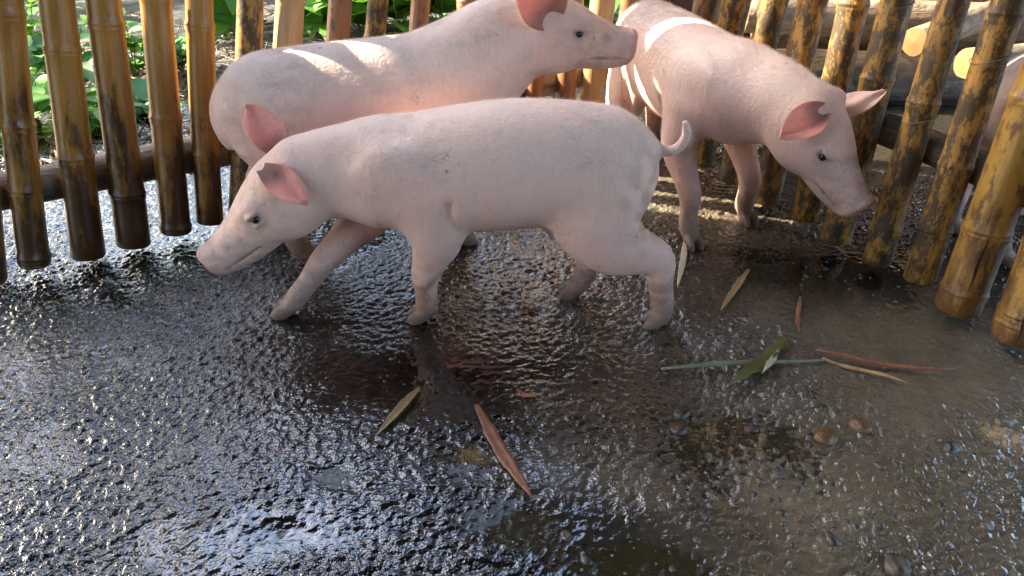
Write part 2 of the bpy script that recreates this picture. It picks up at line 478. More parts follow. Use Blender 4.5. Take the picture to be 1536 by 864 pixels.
# ------------------------------------------------------------------ bamboo
def bamboo_mesh(L, r0, r1, nodes, bend=(0, 0), seed=0, seg=18, split=False):
    """pole along +z from its bottom end, with swollen joints and hollow ends"""
    rr = random.Random(seed)
    zs = set(np.linspace(0, L, max(10, int(L / 0.05))).tolist())
    for nz in nodes:
        for dz in (-0.016, -0.009, -0.004, -0.0012, 0.002, 0.006, 0.012, 0.02):
            if 0 < nz + dz < L:
                zs.add(nz + dz)
    zs = sorted(zs)
    oval = 1 + rr.uniform(-0.06, 0.06)
    V = []; rings = []
    def ring(z, r, cx, cy):
        st = len(V)
        for k in range(seg):
            a = 2 * math.pi * k / seg
            w = 1 + 0.012 * math.sin(2 * a + seed) + 0.008 * math.sin(3 * a + 2 * seed)
            V.append((cx + r * w * oval * math.cos(a), cy + r * w / oval * math.sin(a), z))
        return st
    def ctr(z):
        t = z / L
        return bend[0] * 4 * t * (1 - t), bend[1] * 4 * t * (1 - t)
    def rad(z):
        r = r0 + (r1 - r0) * z / L
        for nz in nodes:
            d = z - nz
            r += 0.0042 * math.exp(-(d / 0.008) ** 2) - 0.0030 * math.exp(-((d + 0.0015) / 0.0025) ** 2)
        return r
    cx, cy = ctr(0)
    rings.append(ring(0.03, r0 * 0.72, cx, cy)); rings.append(ring(0.0, r0 * 0.76, cx, cy))
    rings.append(ring(0.0, r0 * 0.93, cx, cy))
    for z in zs:
        z2 = max(z, 0.003)
        cx, cy = ctr(z2)
        rings.append(ring(z2, rad(z2), cx, cy))
    cx, cy = ctr(L)
    rings.append(ring(L + 0.002, r1 * 0.78, cx, cy)); rings.append(ring(L - 0.04, r1 * 0.74, cx, cy))
    Fs = []
    for a, b in zip(rings[:-1], rings[1:]):
        for k in range(seg):
            k2 = (k + 1) % seg
            Fs.append((a + k, a + k2, b + k2, b + k))
    me = bpy.data.meshes.new('bamboo')
    Fs.append(tuple(rings[0] + k for k in range(seg))[::-1])
    Fs.append(tuple(rings[-1] + k for k in range(seg)))
    me.from_pydata(V, [], Fs)
    for p in me.polygons:
        p.use_smooth = True
    return me

def orient(o, p, d, spin=0.0):
    o.location = p
    q = Vector((0, 0, 1)).rotation_difference(d.normalized())
    o.rotation_mode = 'QUATERNION'
    o.rotation_quaternion = q @ Quaternion((0, 0, 1), spin)

def tie_ring(parent, L, z, r):
    """a turn of twine round a pole, sitting in the pole's own axes"""
    V = []; Fs = []; n = 24; k = 6
    for i in range(n):
        a = 2 * math.pi * i / n
        for j in range(k):
            b = 2 * math.pi * j / k
            rr_ = r + 0.0010 + 0.0010 * math.cos(b)
            V.append((rr_ * math.cos(a), rr_ * math.sin(a), z + 0.0010 * math.sin(b) + 0.012 * math.cos(a)))
    for i in range(n):
        for j in range(k):
            Fs.append((i * k + j, ((i + 1) % n) * k + j, ((i + 1) % n) * k + (j + 1) % k, i * k + (j + 1) % k))
    me = bpy.data.meshes.new('twine_tie'); me.from_pydata(V, [], Fs)
    return link('twine_tie', me, M['twine'], parent)

def slat(fence, bot, top, width_px, mat, p0, n, zbot, zmax, node_px, seed, bend=0.0, tie=None):
    """one pole of a fence: its foot at a given height, its line through a second point of the fence plane"""
    b = PL(bot[0], bot[1], p0, n)
    t = PL(top[0], top[1], p0, n)
    d = (t - b).normalized()
    depth = (b - _C).dot(_F)
    r0 = 0.5 * width_px / FPX * depth * (0.84 if mat in ('mossy', 'rust') else 0.95)
    L = (zmax - b.z) / d.z
    nodes = []
    for ny_ in node_px:
        f = (bot[1] - ny_) / (bot[1] - top[1])
        q = PL(bot[0] + (top[0] - bot[0]) * f, ny_, p0, n)
        nodes.append((q - b).length)
    nz = max(nodes) if nodes else 0.1
    while nz + 0.24 < L:
        nz += random.Random(seed).uniform(0.21, 0.28); nodes.append(nz)
    me = bamboo_mesh(L, r0, r0 * 0.88, nodes, (bend, bend * 0.4), seed)
    o = link('slat', me, M[mat], fence)
    orient(o, b, d, 0)
    if tie:
        tie_ring(o, L, (tie[0] - bot[1]) / (top[1] - bot[1]) * (t - b).length, r0)
    return o

def log_mesh(L, r, seed=0, seg=20, n=26, rough=0.07, bend=0.0):
    rr = random.Random(seed)
    ph = [rr.uniform(0, 6.28) for _ in range(8)]
    V = []; Fs = []
    for i in range(n + 1):
        z = L * i / n
        for k in range(seg):
            a = 2 * math.pi * k / seg
            w = 1 + rough * (math.sin(2 * a + ph[0] + 3 * z) * 0.5 + math.sin(5 * a + ph[1] + 7 * z) * 0.3 + math.sin(9 * z + ph[2]) * 0.5 + math.sin(3 * a + 21 * z + ph[3]) * 0.35)
            w += rr.uniform(-0.02, 0.02)
            t = i / n
            V.append((r * w * math.cos(a) + bend * 4 * t * (1 - t), r * w * math.sin(a) + 0.5 * bend * math.sin(6 * t), z))
    for i in range(n):
        for k in range(seg):
            k2 = (k + 1) % seg
            Fs.append((i * seg + k, i * seg + k2, (i + 1) * seg + k2, (i + 1) * seg + k))
    a = len(V); V.append((0, 0, -0.003)); b = len(V); V.append((bend * 0, 0.5 * bend * math.sin(6), L + 0.003))
    nf = len(Fs)
    for k in range(seg):
        k2 = (k + 1) % seg
        Fs.append((a, k2, k)); Fs.append((b, n * seg + k, n * seg + k2))
    me = bpy.data.meshes.new('log'); me.from_pydata(V, [], Fs)
    for p in me.polygons:
        p.use_smooth = p.index < nf
        p.material_index = 0 if p.index < nf else 1
    return me

def log_between(name, p, q, r, mat, parent=None, seed=0, bend=0.0, cut='cut', rough=0.07):
    p = Vector(p); q = Vector(q)
    me = log_mesh((q - p).length, r, seed, bend=bend, rough=rough)
    me.materials.append(M[mat]); me.materials.append(M[cut])
    o = link(name, me, None, parent)
    orient(o, p, q - p)
    return o

# ---- back (left) fence: line on the ground from the measured feet of two poles
A0 = G(52, 397, 0.03); A1 = G(314, 334, 0.03)
LD = (A1 - A0).normalized()
lean = math.radians(7)
nL0 = Vector((-LD.y, LD.x, 0))
nL = (nL0 * math.cos(lean) - Vector((0, 0, 1)) * math.sin(lean)).normalized()
B0 = G(1435, 464, 0.02); B1 = G(1145, 301, 0.02)
RD = (B1 - B0).normalized()
nR0 = Vector((RD.y, -RD.x, 0))
nR = (nR0 * math.cos(lean) - Vector((0, 0, 1)) * math.sin(lean)).normalized()

fl = empty('bamboo_fence', A0)
tag(fl, 'honey brown bamboo pole fence along the weedy yard, poles hanging above the floor', 'fence')
fl_inv = Matrix.Translation(A0).inverted()
LEFT = [
    # foot px, upper px, width px, material, joints (px rows)
    ((-14, 420), (-40, 0), 46, 'honey', (250,)),
    ((52, 397), (14, 0), 46, 'honey', (190, 385, 285)),
    ((133, 384), (86, 0), 50, 'honey', (236,)),
    ((201, 367), (155, 0), 49, 'honey', (290, 37)),
    ((264, 348), (234, 0), 45, 'honey', (340, 178)),
    ((315, 333), (302, 0), 41, 'honey', (232, 40)),
    ((362, 322), (373, 0), 46, 'mossy', (100,)),
    ((420, 309), (438, 0), 43, 'pale', (170,)),
    ((484, 294), (507, 0), 40, 'rust', (120,)),
    ((545, 279), (568, 0), 37, 'mossy', (60, 200)),
    ((612, 264), (635, 0), 33, 'rust', (90,)),
    ((682, 247), (703, 0), 35, 'rust', (150,)),
    ((736, 234), (756, 0), 34, 'yellow', (80,)),
    ((792, 221), (812, 0), 34, 'rust', (110,)),
    ((842, 209), (860, 0), 36, 'rust', (60,)),
    ((882, 199), (905, 0), 40, 'pale', (70, 150)),
    ((925, 189), (950, 0), 36, 'rust', (100,)),
]
for i, (bt, tp, w, mt, nd) in enumerate(LEFT):
    o = slat(fl, bt, tp, w, mt, A0, nL, 0.03, (0.72 if i < 8 else 0.80) + random.uniform(-0.03, 0.05), nd, 30 + i, random.uniform(-0.006, 0.006))
    o.location = fl_inv @ o.location
# a thin green split cane behind
o = slat(fl, (718, 240), (731, 0), 15, 'green', A0 + nL0 * 0.03, nL, 0.03, 0.7, (100,), 77); o.location = fl_inv @ o.location
for k, (z, off, r, mt) in enumerate(((0.185, 0.074, 0.040, 'bark_pale'), (0.67, 0.125, 0.028, 'bark'))):
    p = A0 - LD * 0.55 + nL0 * (off + z * math.tan(lean) * 0) + Vector((0, 0, z - 0.03))
    q = A0 + LD * 1.66 + nL0 * off + Vector((0, 0, z - 0.03))
    o = log_between('rail', p, q, r, mt, fl, 5 + k, 0.012); o.location = fl_inv @ o.location

# ---- right fence
fr = empty('bamboo_fence', B0)
tag(fr, 'dark mossy bamboo pole fence on the right, before the stacked logs', 'fence')
fr_inv = Matrix.Translation(B0).inverted()
RIGHT = [
    ((1522, 508), (1668, 120), 70, 'yellow', (485, 470), None),
    ((1435, 464), (1588, 60), 66, 'yellow', (436, 345), None),
    ((1378, 420), (1513, 0), 52, 'mossy', (250, 345), (75,)),
    ((1314, 394), (1433, 0), 50, 'mossy', (340, 155), (160,)),
    ((1253, 360), (1344, 0), 52, 'mossy', (120, 260), (8,)),
    ((1206, 328), (1281, 0), 48, 'mossy', (180,), None),
    ((1147, 302), (1217, 0), 50, 'mossy', (140,), None),
    ((1095, 270), (1163, 0), 48, 'mossy', (100,), None),
    ((1050, 245), (1108, 0), 46, 'mossy', (150,), None),
    ((1010, 222), (1062, 0), 44, 'rust', (120,), None),
]
for i, (bt, tp, w, mt, nd, tie) in enumerate(RIGHT):
    o = slat(fr, bt, tp, w, mt, B0, nR, 0.02, 0.98 + random.uniform(-0.04, 0.05), nd, 60 + i, random.uniform(-0.006, 0.006), tie)
    o.location = fr_inv @ o.location
M['split'] = simple('split_shadow', (0.02, 0.010, 0.004), 0.9)
def split(pole, r, z0, z1, dang=0.0, hw=0.0022):
    bpy.context.view_layer.update()
    c = pole.matrix_world.inverted() @ _C
    a0 = math.atan2(c.y, c.x) + dang
    V = []; Fs = []; n = 12
    for i in range(n + 1):
        t = i / n; z = z0 + (z1 - z0) * t
        w = hw * math.sin(math.pi * min(0.97, t * 0.9 + 0.05)) / r
        a = a0 + 0.03 * math.sin(9 * t)
        for q, rad in ((-w, r * 1.001), (-w * 0.5, r * 1.02), (w * 0.5, r * 1.02), (w, r * 1.001)):
            V.append((rad * math.cos(a + q), rad * math.sin(a + q), z))
    for i in range(n):
        for k in range(3):
            Fs.append((i * 4 + k, i * 4 + k + 1, i * 4 + k + 5, i * 4 + k + 4))
    me = bpy.data.meshes.new('split'); me.from_pydata(V, [], Fs)
    return link('split', me, M['split'], pole)
NEAR = [o for o in fr.children if o.name.startswith('slat')][:2]
for pole_, z0, z1, da in ((NEAR[1], 0.06, 0.17, 0.15), (NEAR[0], 0.01, 0.10, 0.1)):
    vv = [v.co for v in pole_.data.vertices if 0.05 < v.co.z < 0.2]
    split(pole_, max(math.hypot(v.x, v.y) for v in vv) * 0.97, z0, z1, da)
for k, (z, off, r, mt) in enumerate(((0.24, 0.085, 0.034, 'bark'), (0.86, 0.15, 0.032, 'bark'))):
    p = B0 - RD * 0.55 + nR0 * off + Vector((0, 0, z))
    q = B0 + RD * 1.10 + nR0 * off + Vector((0, 0, z))
    o = log_between('rail', p, q, r, mt, fr, 15 + k, 0.01); o.location = fr_inv @ o.location

# ------------------------------------------------------------------ pigs
def catmull(P, n):
    P = np.asarray(P, float)
    m = len(P)
    Q = np.vstack([2 * P[0] - P[1], P, 2 * P[-1] - P[-2]])
    seg = np.linalg.norm(np.diff(P[:, :3], axis=0), axis=1)
    cum = np.concatenate([[0], np.cumsum(seg)]); tot = cum[-1]
    out = []
    for s in np.linspace(0, tot, n):
        i = min(np.searchsorted(cum, s, side='right') - 1, m - 2)
        t = (s - cum[i]) / max(seg[i], 1e-9)
        a, b, c, d = Q[i], Q[i + 1], Q[i + 2], Q[i + 3]
        out.append(0.5 * (2 * b + (c - a) * t + (2 * a - 5 * b + 4 * c - d) * t * t + (3 * b - a - 3 * c + d) * t ** 3))
    return np.array(out)

def smin(a, b, k):
    h = np.clip(0.5 + 0.5 * (b - a) / k, 0, 1)
    return b + (a - b) * h - k * h * (1 - h)

class Field:
    def __init__(self, lo, hi, step):
        self.lo = np.array(lo, np.float32); self.step = step
        self.n = np.ceil((np.array(hi) - self.lo) / step).astype(int) + 1
        self.ax = [self.lo[i] + step * np.arange(self.n[i], dtype=np.float32) for i in range(3)]
    def new(self):
        return np.full(tuple(self.n), 0.12, np.float32)
    def ell(self, A, c, R, r, k, sub=False, margin=0.05):
        """union (or cut) of an oriented ellipsoid; R columns are its axes"""
        c = np.asarray(c, np.float32); r = np.asarray(r, np.float32)
        ext = np.sqrt(((R * r) ** 2).sum(1)) + margin
        sl = []
        for i in range(3):
            a = int(max(0, math.floor((c[i] - ext[i] - self.lo[i]) / self.step)))
            b = int(min(self.n[i], math.ceil((c[i] + ext[i] - self.lo[i]) / self.step) + 1))
            if b <= a:
                return
            sl.append(slice(a, b))
        x = self.ax[0][sl[0]][:, None, None] - c[0]
        y = self.ax[1][sl[1]][None, :, None] - c[1]
        z = self.ax[2][sl[2]][None, None, :] - c[2]
        R = R.astype(np.float32)
        k0 = 0; k1 = 0
        for j in range(3):
            q = x * R[0, j] + y * R[1, j] + z * R[2, j]
            q = q / r[j]
            k0 = k0 + q * q
            k1 = k1 + (q / r[j]) ** 2
        k0 = np.sqrt(k0); k1 = np.sqrt(k1) + 1e-6
        d = k0 * (k0 - 1) / k1
        s = tuple(sl)
        if sub:
            A[s] = -smin(-A[s], d, k)
        else:
            A[s] = smin(A[s], d, k)
    def sweep(self, A, stations, n, ref='z', k=0.006, axial=0.8):
        """dense chain of ellipsoids through stations (x, y, z, half width, half height)"""
        Sx = catmull(stations, n)
        T = np.gradient(Sx[:, :3], axis=0)
        for s, t in zip(Sx, T):
            t = t / (np.linalg.norm(t) + 1e-9)
            if ref == 'z':
                lat = np.cross([0, 0, 1], t)
            else:
                lat = np.array([0, 1, 0]) - t * t[1]
            lat = lat / (np.linalg.norm(lat) + 1e-9)
            up = np.cross(t, lat)
            R = np.stack([t, lat, up], 1)
            w, h = max(s[3], 0.003), max(s[4], 0.003)
            self.ell(A, s[:3], R, (min(w, h) * axial, w, h), k)
    def polygonise(self, A):
        n = self.n
        ins = A < 0
        cs = [(i, j, k) for i in (0, 1) for j in (0, 1) for k in (0, 1)]
        cnt = sum(ins[i:n[0] - 1 + i, j:n[1] - 1 + j, k:n[2] - 1 + k].astype(np.int8) for i, j, k in cs)
        act = (cnt > 0) & (cnt < 8)
        I = np.argwhere(act)
        vid = np.full(act.shape, -1, np.int64); vid[act] = np.arange(len(I))
        acc = np.zeros((len(I), 3)); num = np.zeros(len(I))
        for a in range(8):
            for b in range(a + 1, 8):
                ca, cb = np.array(cs[a]), np.array(cs[b])
                if np.abs(ca - cb).sum() != 1:
                    continue
                va = A[tuple((I + ca).T)]; vb = A[tuple((I + cb).T)]
                m = (va < 0) != (vb < 0)
                t = np.where(m, va / np.where(np.abs(va - vb) < 1e-12, 1, va - vb), 0)
                p = ca + (cb - ca) * t[:, None]
                acc += np.where(m[:, None], p, 0); num += m
        V = (I + acc / num[:, None]) * self.step + self.lo
        Fs = []
        for ax in range(3):
            sl0 = [slice(1, -1)] * 3; sl0[ax] = slice(0, -1)
            s0 = [slice(1, n[i] - 1) for i in range(3)]; s1 = list(s0)
            s0[ax] = slice(0, n[ax] - 1); s1[ax] = slice(1, n[ax])
            a = ins[tuple(s0)]; b = ins[tuple(s1)]
            ch = np.argwhere(a != b)
            flip = a[tuple(ch.T)]
            off = [1, 1, 1]; off[ax] = 0
            P = ch + np.array(off)
            u, v = [(1, 2), (2, 0), (0, 1)][ax]
            eu = np.zeros(3, int); eu[u] = 1
            ev = np.zeros(3, int); ev[v] = 1
            q = np.stack([vid[tuple((P - eu - ev).T)], vid[tuple((P - ev).T)], vid[tuple(P.T)], vid[tuple((P - eu).T)]], 1)
            q[~flip] = q[~flip][:, ::-1]
            Fs.append(q)
        return V, np.concatenate(Fs)

def unit(v):
    v = np.asarray(v, float)
    return v / np.linalg.norm(v)

def ear_geo(base, tip, nrm, L, W, cup=0.55, bend=0.15, th=0.0045):
    """leaf-shaped cupped shell; returns verts, quads, inner mask"""
    T = unit(tip); N = unit(np.asarray(nrm) - np.dot(nrm, T) * T); Sd = np.cross(N, T)
    nu, nv = 16, 13
    us = np.linspace(0, 1, nu); vs_ = np.linspace(-1, 1, nv)
    inner = []; outer = []
    for u in us:
        w = 0.5 * W * (0.46 + 1.75 * u - 0.85 * u * u) * max(0.0, 1 - u ** 1.9) ** 0.72 * 1.08
        w = max(w, 0.0015)
        c = cup * (1 - 0.55 * u) + 0.18 * (1 - u) ** 4
        for v in vs_:
            ang = v * c * 1.35
            rad = w / max(c * 1.35, 0.05)
            side = rad * math.sin(ang); lift = rad * (1 - math.cos(ang))
            p = np.asarray(base) + T * (L * u) + Sd * side + N * (lift - bend * L * u * u + 0.004 * math.sin(5 * v + 7 * u) * u)
            tt = th * (1 - 0.75 * abs(v) ** 3) * (1 - 0.6 * u)
            nn = unit(N * math.cos(ang) - Sd * math.sin(ang))
            inner.append(p + nn * tt * 0.5); outer.append(p - nn * tt * 0.5)
    V = np.array(inner + outer); o = nu * nv
    Fs = []
    for i in range(nu - 1):
        for j in range(nv - 1):
            a, b, c_, d = i * nv + j, i * nv + j + 1, (i + 1) * nv + j + 1, (i + 1) * nv + j
            Fs.append((a, b, c_, d)); Fs.append((o + a, o + d, o + c_, o + b))
    for i in range(nu - 1):
        for j in (0, nv - 1):
            a, d = i * nv + j, (i + 1) * nv + j
            Fs.append((a, d, o + d, o + a) if j == 0 else (a, o + a, o + d, d))
    for j in range(nv - 1):
        a, b = (nu - 1) * nv + j, (nu - 1) * nv + j + 1
        Fs.append((a, b, o + b, o + a))
    m = np.zeros(len(V)); m[:o] = 1
    return V, np.array(Fs), m

SKIN = np.array([0.75, 0.505, 0.415])
def build_pig(name, P):
    st = 0.0038
    Fd = Field(P.get('lo', (-0.44, -0.20, -0.012)), P.get('hi', (0.66, 0.20, 0.56)), st)
    A = Fd.new()
    bl = P.get('torso')
    Fd.sweep(A, bl, 34, 'z', 0.008, 0.75)
    # neck + head
    H0 = np.array(P['head'], float); ax = unit(P['haxis']); HL = P.get('hl', 0.255)
    lat = unit(np.cross([0, 0, 1], ax)); up = np.cross(ax, lat)
    B = Fd.new()
    NK = P.get('nk', 1.0); HW = P.get('hw', 1.04)
    nb = np.array(P['neck'], float)
    mid = 0.5 * (nb + H0) + np.array(P.get('neckmid', (0, 0, 0)))
    Fd.sweep(B, [list(nb) + [0.084 * NK, 0.100 * NK], list(mid) + [0.074 * NK, 0.088 * NK], list(H0 + ax * 0.01) + [0.062, 0.074]], 12, 'z', 0.01, 0.8)
    A = smin(A, B, 0.04)
    B = Fd.new()
    def hp(s, l, u):
        return H0 + ax * s * HL + lat * l + up * u
    prof = [(0.02, 0.004, 0.056, 0.066), (0.20, 0.003, 0.062, 0.068), (0.38, -0.001, 0.057, 0.060), (0.55, -0.008, 0.047, 0.051),
            (0.72, -0.011, 0.039, 0.043), (0.86, -0.011, 0.034, 0.037), (0.95, -0.009, 0.0325, 0.0345)]
    Fd.sweep(B, [list(hp(s, 0, u)) + [w * HW, h * HW] for s, u, w, h in prof], 26, 'z', 0.006, 0.7)
    Rh = np.stack([ax, lat, up], 1)
    # cheeks, brow, lower jaw
    for sgn in (1, -1):
        Fd.ell(B, hp(0.22, sgn * 0.034, -0.030), Rh, (0.060, 0.034, 0.042), 0.02)
        Fd.ell(B, hp(0.40, sgn * 0.036, 0.032), Rh, (0.030, 0.016, 0.014), 0.015)
    Fd.ell(B, hp(0.62, 0, -0.040), Rh, (0.075, 0.026, 0.016), 0.015)
    Fd.ell(B, hp(0.985, 0, -0.006), Rh, (0.008, 0.0345, 0.0335), 0.004)   # nose disc
    Fd.ell(B, hp(0.985, 0, 0.014), Rh, (0.011, 0.022, 0.012), 0.008)
    A = smin(A, B, 0.022)
    for sgn in (1, -1):                       # ear stumps
        e = P['ears'][0 if sgn > 0 else 1]
        eb = hp(e.get('s', 0.10), sgn * 0.042, e.get('u', 0.046))
        T = unit(e['t']); N = np.array(e['n'], float); N = unit(N - T * N.dot(T))
        Fd.ell(A, eb - T * 0.002 - N * 0.013, np.stack([T, *_perp(T)], 1), (0.030, 0.017, 0.017), 0.026)
    # legs
    for lg in P['legs']:
        B = Fd.new()
        Fd.sweep(B, lg['j'], lg.get('n', 26), 'y', 0.006, 0.85)
        A = smin(A, B, 0.026)
        f = np.array(lg['foot'], float)       # ground point under the hoof centre
        yaw = lg.get('yaw', 0.0); pit = lg.get('pitch', 0.0)
        fw = np.array([math.cos(yaw) * math.cos(pit), math.sin(yaw) * math.cos(pit), -math.sin(pit)]); lt = np.array([-math.sin(yaw), math.cos(yaw), 0])
        uu = np.cross(fw, lt)
        R = np.stack([unit(fw * 0.86 - uu * 0.5), lt, unit(uu * 0.86 + fw * 0.5)], 1)
        C = Fd.new()
        for sgn in (1, -1):                   # two toes and two dew claws
            Fd.ell(C, f + fw * 0.012 + lt * sgn * 0.0118 + uu * 0.0165, R, (0.0255, 0.0096, 0.0155), 0.002)
            Fd.ell(C, f - fw * 0.020 + lt * sgn * 0.0125 + uu * 0.036, R, (0.011, 0.0058, 0.0085), 0.004)
        A = smin(A, C, 0.004)
    B = Fd.new()
    Fd.sweep(B, P['tail'], 26, 'y', 0.003, 0.9)
    A = smin(A, B, 0.016)
    for sgn in (1, -1):
        Fd.ell(A, (0.165, sgn * 0.071, 0.380 + P.get('sc', 0.0)), np.eye(3), (0.050, 0.016, 0.028), 0.035)
        for k in range(7):
            Fd.ell(A, (0.078 - 0.004 * k + 0.014 * math.sin(k * 0.5), sgn * (0.1095 - 0.002 * k), 0.290 - 0.013 * k), np.eye(3), (0.0050, 0.008, 0.011), 0.012, sub=True)
            Fd.ell(A, (-0.105 + 0.002 * k, sgn * (0.1075 - 0.0025 * k), 0.275 - 0.012 * k), np.eye(3), (0.0050, 0.007, 0.011), 0.014, sub=True)
    # eye sockets, nostrils, mouth
    eyes = []
    for sgn in (1, -1):
        for off in np.arange(0.075, 0.02, -0.001):
            c = hp(0.42, sgn * off, 0.017)
            ii = np.round((c - Fd.lo) / st).astype(int)
            if A[tuple(ii)] < -0.002:
                break
        eyes.append((c, sgn))
    for c, sgn in eyes:
        Fd.ell(A, c + lat * sgn * 0.007, Rh, (0.0125, 0.008, 0.0075), 0.006, sub=True)
        Fd.ell(A, c + lat * sgn * 0.001 + up * 0.0105 , Rh, (0.0150, 0.0070, 0.0042), 0.005)
        Fd.ell(A, c + lat * sgn * 0.001 - up * 0.0095 , Rh, (0.0130, 0.0060, 0.0036), 0.005)
    for sgn in (1, -1):
        Fd.ell(A, hp(1.015, sgn * 0.0115, -0.006), Rh, (0.013, 0.0058, 0.0078), 0.003, sub=True)
        for k in range(7):
            s = 0.60 + 0.052 * k
            w = np.interp(s, [p[0] for p in prof], [p[2] for p in prof])
            Fd.ell(A, hp(s, sgn * (w * 0.92), -0.031 + 0.0006 * k), Rh, (0.010, 0.006, 0.0018), 0.003, sub=True)
    V, Q = Fd.polygonise(A)
    # colours of the skin, with shade painted into nostrils and mouth line
    rel = V - H0
    hs = rel @ ax / HL; hl_ = rel @ lat; hu = rel @ up
    inhead = (hs > 0.05) & (np.abs(hl_) < 0.075) & (np.abs(hu) < 0.085)
    C = np.tile(SKIN, (len(V), 1))
    nzv = vnoise(V[:, 0] * 9 + V[:, 1] * 3, V[:, 2] * 9, 21)
    nz2 = vnoise(V[:, 0] * 34 + V[:, 1] * 21, V[:, 2] * 34, 22)
    def blend(mask, col):
        nonlocal C
        C = C * (1 - mask[:, None]) + np.asarray(col) * mask[:, None]
    top = P['torso'][4][2]
    blend(sstep(top + 0.0, top + 0.10, V[:, 2] + 0.015 * nzv) * 0.45 * ~inhead, (0.74, 0.64, 0.58))           # denser pale hair on the back
    blend(sstep(top - 0.02, top - 0.13, V[:, 2] + 0.02 * nzv) * 0.45 * ~inhead, (0.66, 0.40, 0.34))           # bare pinker belly
    snout = sstep(0.60, 0.98, hs + 0.04 * nz2) * inhead
    blend(snout * 0.6, (0.64, 0.39, 0.34))
    disc = sstep(0.955, 0.985, hs) * inhead
    blend(disc * 0.85, (0.60, 0.27, 0.26))
    for c, sgn in eyes:
        d = np.linalg.norm((V - c) * 1.0, axis=1)
        blend(np.exp(-(d / 0.017) ** 2) * 0.85, (0.30, 0.19, 0.16))
    for sgn in (1, -1):
        d = np.linalg.norm(V - hp(1.0, sgn * 0.0115, -0.006), axis=1)
        blend(np.exp(-(d / 0.0075) ** 2) * 0.95, (0.10, 0.035, 0.035))  # shade of the nostril hole put into the colour
    mouth = np.exp(-((hu + 0.031) / 0.003) ** 2) * sstep(0.54, 0.66, hs) * sstep(0.97, 0.9, hs) * inhead
    blend(mouth * 0.5, (0.26, 0.13, 0.11))  # groove shade painted along the mouth line
    blend(sstep(0.45, 0.7, hs) * inhead * 0.55 * sstep(0.0, 0.45, nz2 + 0.4 * nzv), (0.30, 0.22, 0.18))
    lowleg = sstep(0.17, 0.05, V[:, 2] + 0.03 * nzv) * (V[:, 2] < 0.19) * ~inhead
    blend(lowleg * (0.40 + 0.5 * sstep(-0.15, 0.35, nz2)), (0.23, 0.14, 0.095))
    blend(sstep(0.09, 0.035, V[:, 2] + 0.025 * nz2 + 0.015 * nzv) * ~inhead * 0.75, (0.10, 0.062, 0.040))                                  # mud splashed on the shanks
    blend(sstep(0.034, 0.024, V[:, 2]) * ~inhead * 0.9, (0.10, 0.066, 0.045))
    rump = np.exp(-(((V[:, 0] - P['torso'][0][0]) / 0.05) ** 2 + ((V[:, 2] - 0.30) / 0.10) ** 2))
    blend(rump * 0.35 * sstep(-0.3, 0.4, nz2), (0.36, 0.24, 0.17))
    for (c, r, col, k) in P.get('stains', []):
        d = np.linalg.norm((V - np.array(c)) / np.array(r), axis=1)
        blend(np.exp(-d ** 2) * k * sstep(-0.5, 0.3, nz2), col)
    # ears
    Vs, Qs, Cs = [V], [Q], [C]
    nvt = len(V)
    earpts = []
    for sgn in (1, -1):
        e = P['ears'][0 if sgn > 0 else 1]
        eb = hp(e.get('s', 0.10), sgn * 0.042, e.get('u', 0.046))
        T, N = (np.array(e['t'], float), np.array(e['n'], float)) if e.get('w') else (ax * e['t'][0] + lat * e['t'][1] + up * e['t'][2], ax * e['n'][0] + lat * e['n'][1] + up * e['n'][2])
        T = unit(T)
        ev, ef, em = ear_geo(eb - T * 0.012 + unit(N - T * N.dot(T)) * 0.011, T, N, e.get('L', 0.115), e.get('W', 0.082), e.get('cup', 0.6), e.get('bend', 0.12))
        s = (ev - eb) @ T / e.get('L', 0.115)
        ec = np.tile(SKIN, (len(ev), 1)); ec = ec * 0.5 + np.array([0.68, 0.41, 0.36]) * 0.5
        inn = em * sstep(-0.2, 0.12, s)
        ec = ec * (1 - inn[:, None]) + np.array([0.84, 0.30, 0.22]) * inn[:, None]
        deep = em * sstep(0.42, 0.10, s)
        ec = ec * (1 - 0.75 * deep[:, None]) + np.array([0.14, 0.06, 0.05]) * 0.75 * deep[:, None]  # ear base darkened in place of real shade in the canal
        Vs.append(ev); Qs.append(ef + nvt); Cs.append(ec); nvt += len(ev)
    V2 = np.concatenate(Vs); Q2 = np.concatenate(Qs); C2 = np.concatenate(Cs)
    me = mesh_np(name, V2, Q2)
    set_col(me, np.clip(C2, 0, 1))
    root = link(name, me, M['skin'])
    for c, sgn in eyes:
        bm = bmesh.new()
        bmesh.ops.create_uvsphere(bm, u_segments=18, v_segments=12, radius=0.0088)
        em_ = bpy.data.meshes.new('eye'); bm.to_mesh(em_); bm.free()
        for p in em_.polygons:
            p.use_smooth = True
        eo = link('eye', em_, M['eye'], root)
        eo.location = c - lat * sgn * 0.0028
    # short pale bristles lying back over the skin
    nh = P.get('hairs', 22000)
    T0 = V2[Q2[:, 0]]; T1 = V2[Q2[:, 1]]; T2 = V2[Q2[:, 2]]; T3 = V2[Q2[:, 3]]
    nrm = np.cross(T2 - T0, T3 - T1); ar = np.linalg.norm(nrm, axis=1) + 1e-12
    nrm = nrm / ar[:, None]
    cen = (T0 + T1 + T2 + T3) / 4
    h_s = (cen - H0) @ ax / HL
    dens = ar * np.where(cen[:, 2] < 0.05, 0.1, 1.0) * np.where(cen[:, 2] > top + 0.05, 1.9, 1.0) * np.where((h_s > 0.8) & (np.linalg.norm(cen - H0, axis=1) < 0.4), 0.1, 1.0)
    cdf = np.cumsum(dens); cdf /= cdf[-1]
    pick = np.searchsorted(cdf, RNG.random(nh))
    a, b = RNG.random((nh, 1)), RNG.random((nh, 1))
    pos = (T0[pick] * (1 - a) + T1[pick] * a) * (1 - b) + (T3[pick] * (1 - a) + T2[pick] * a) * b
    nn = nrm[pick]
    flow = np.tile([-1.0, 0, -0.45], (nh, 1))
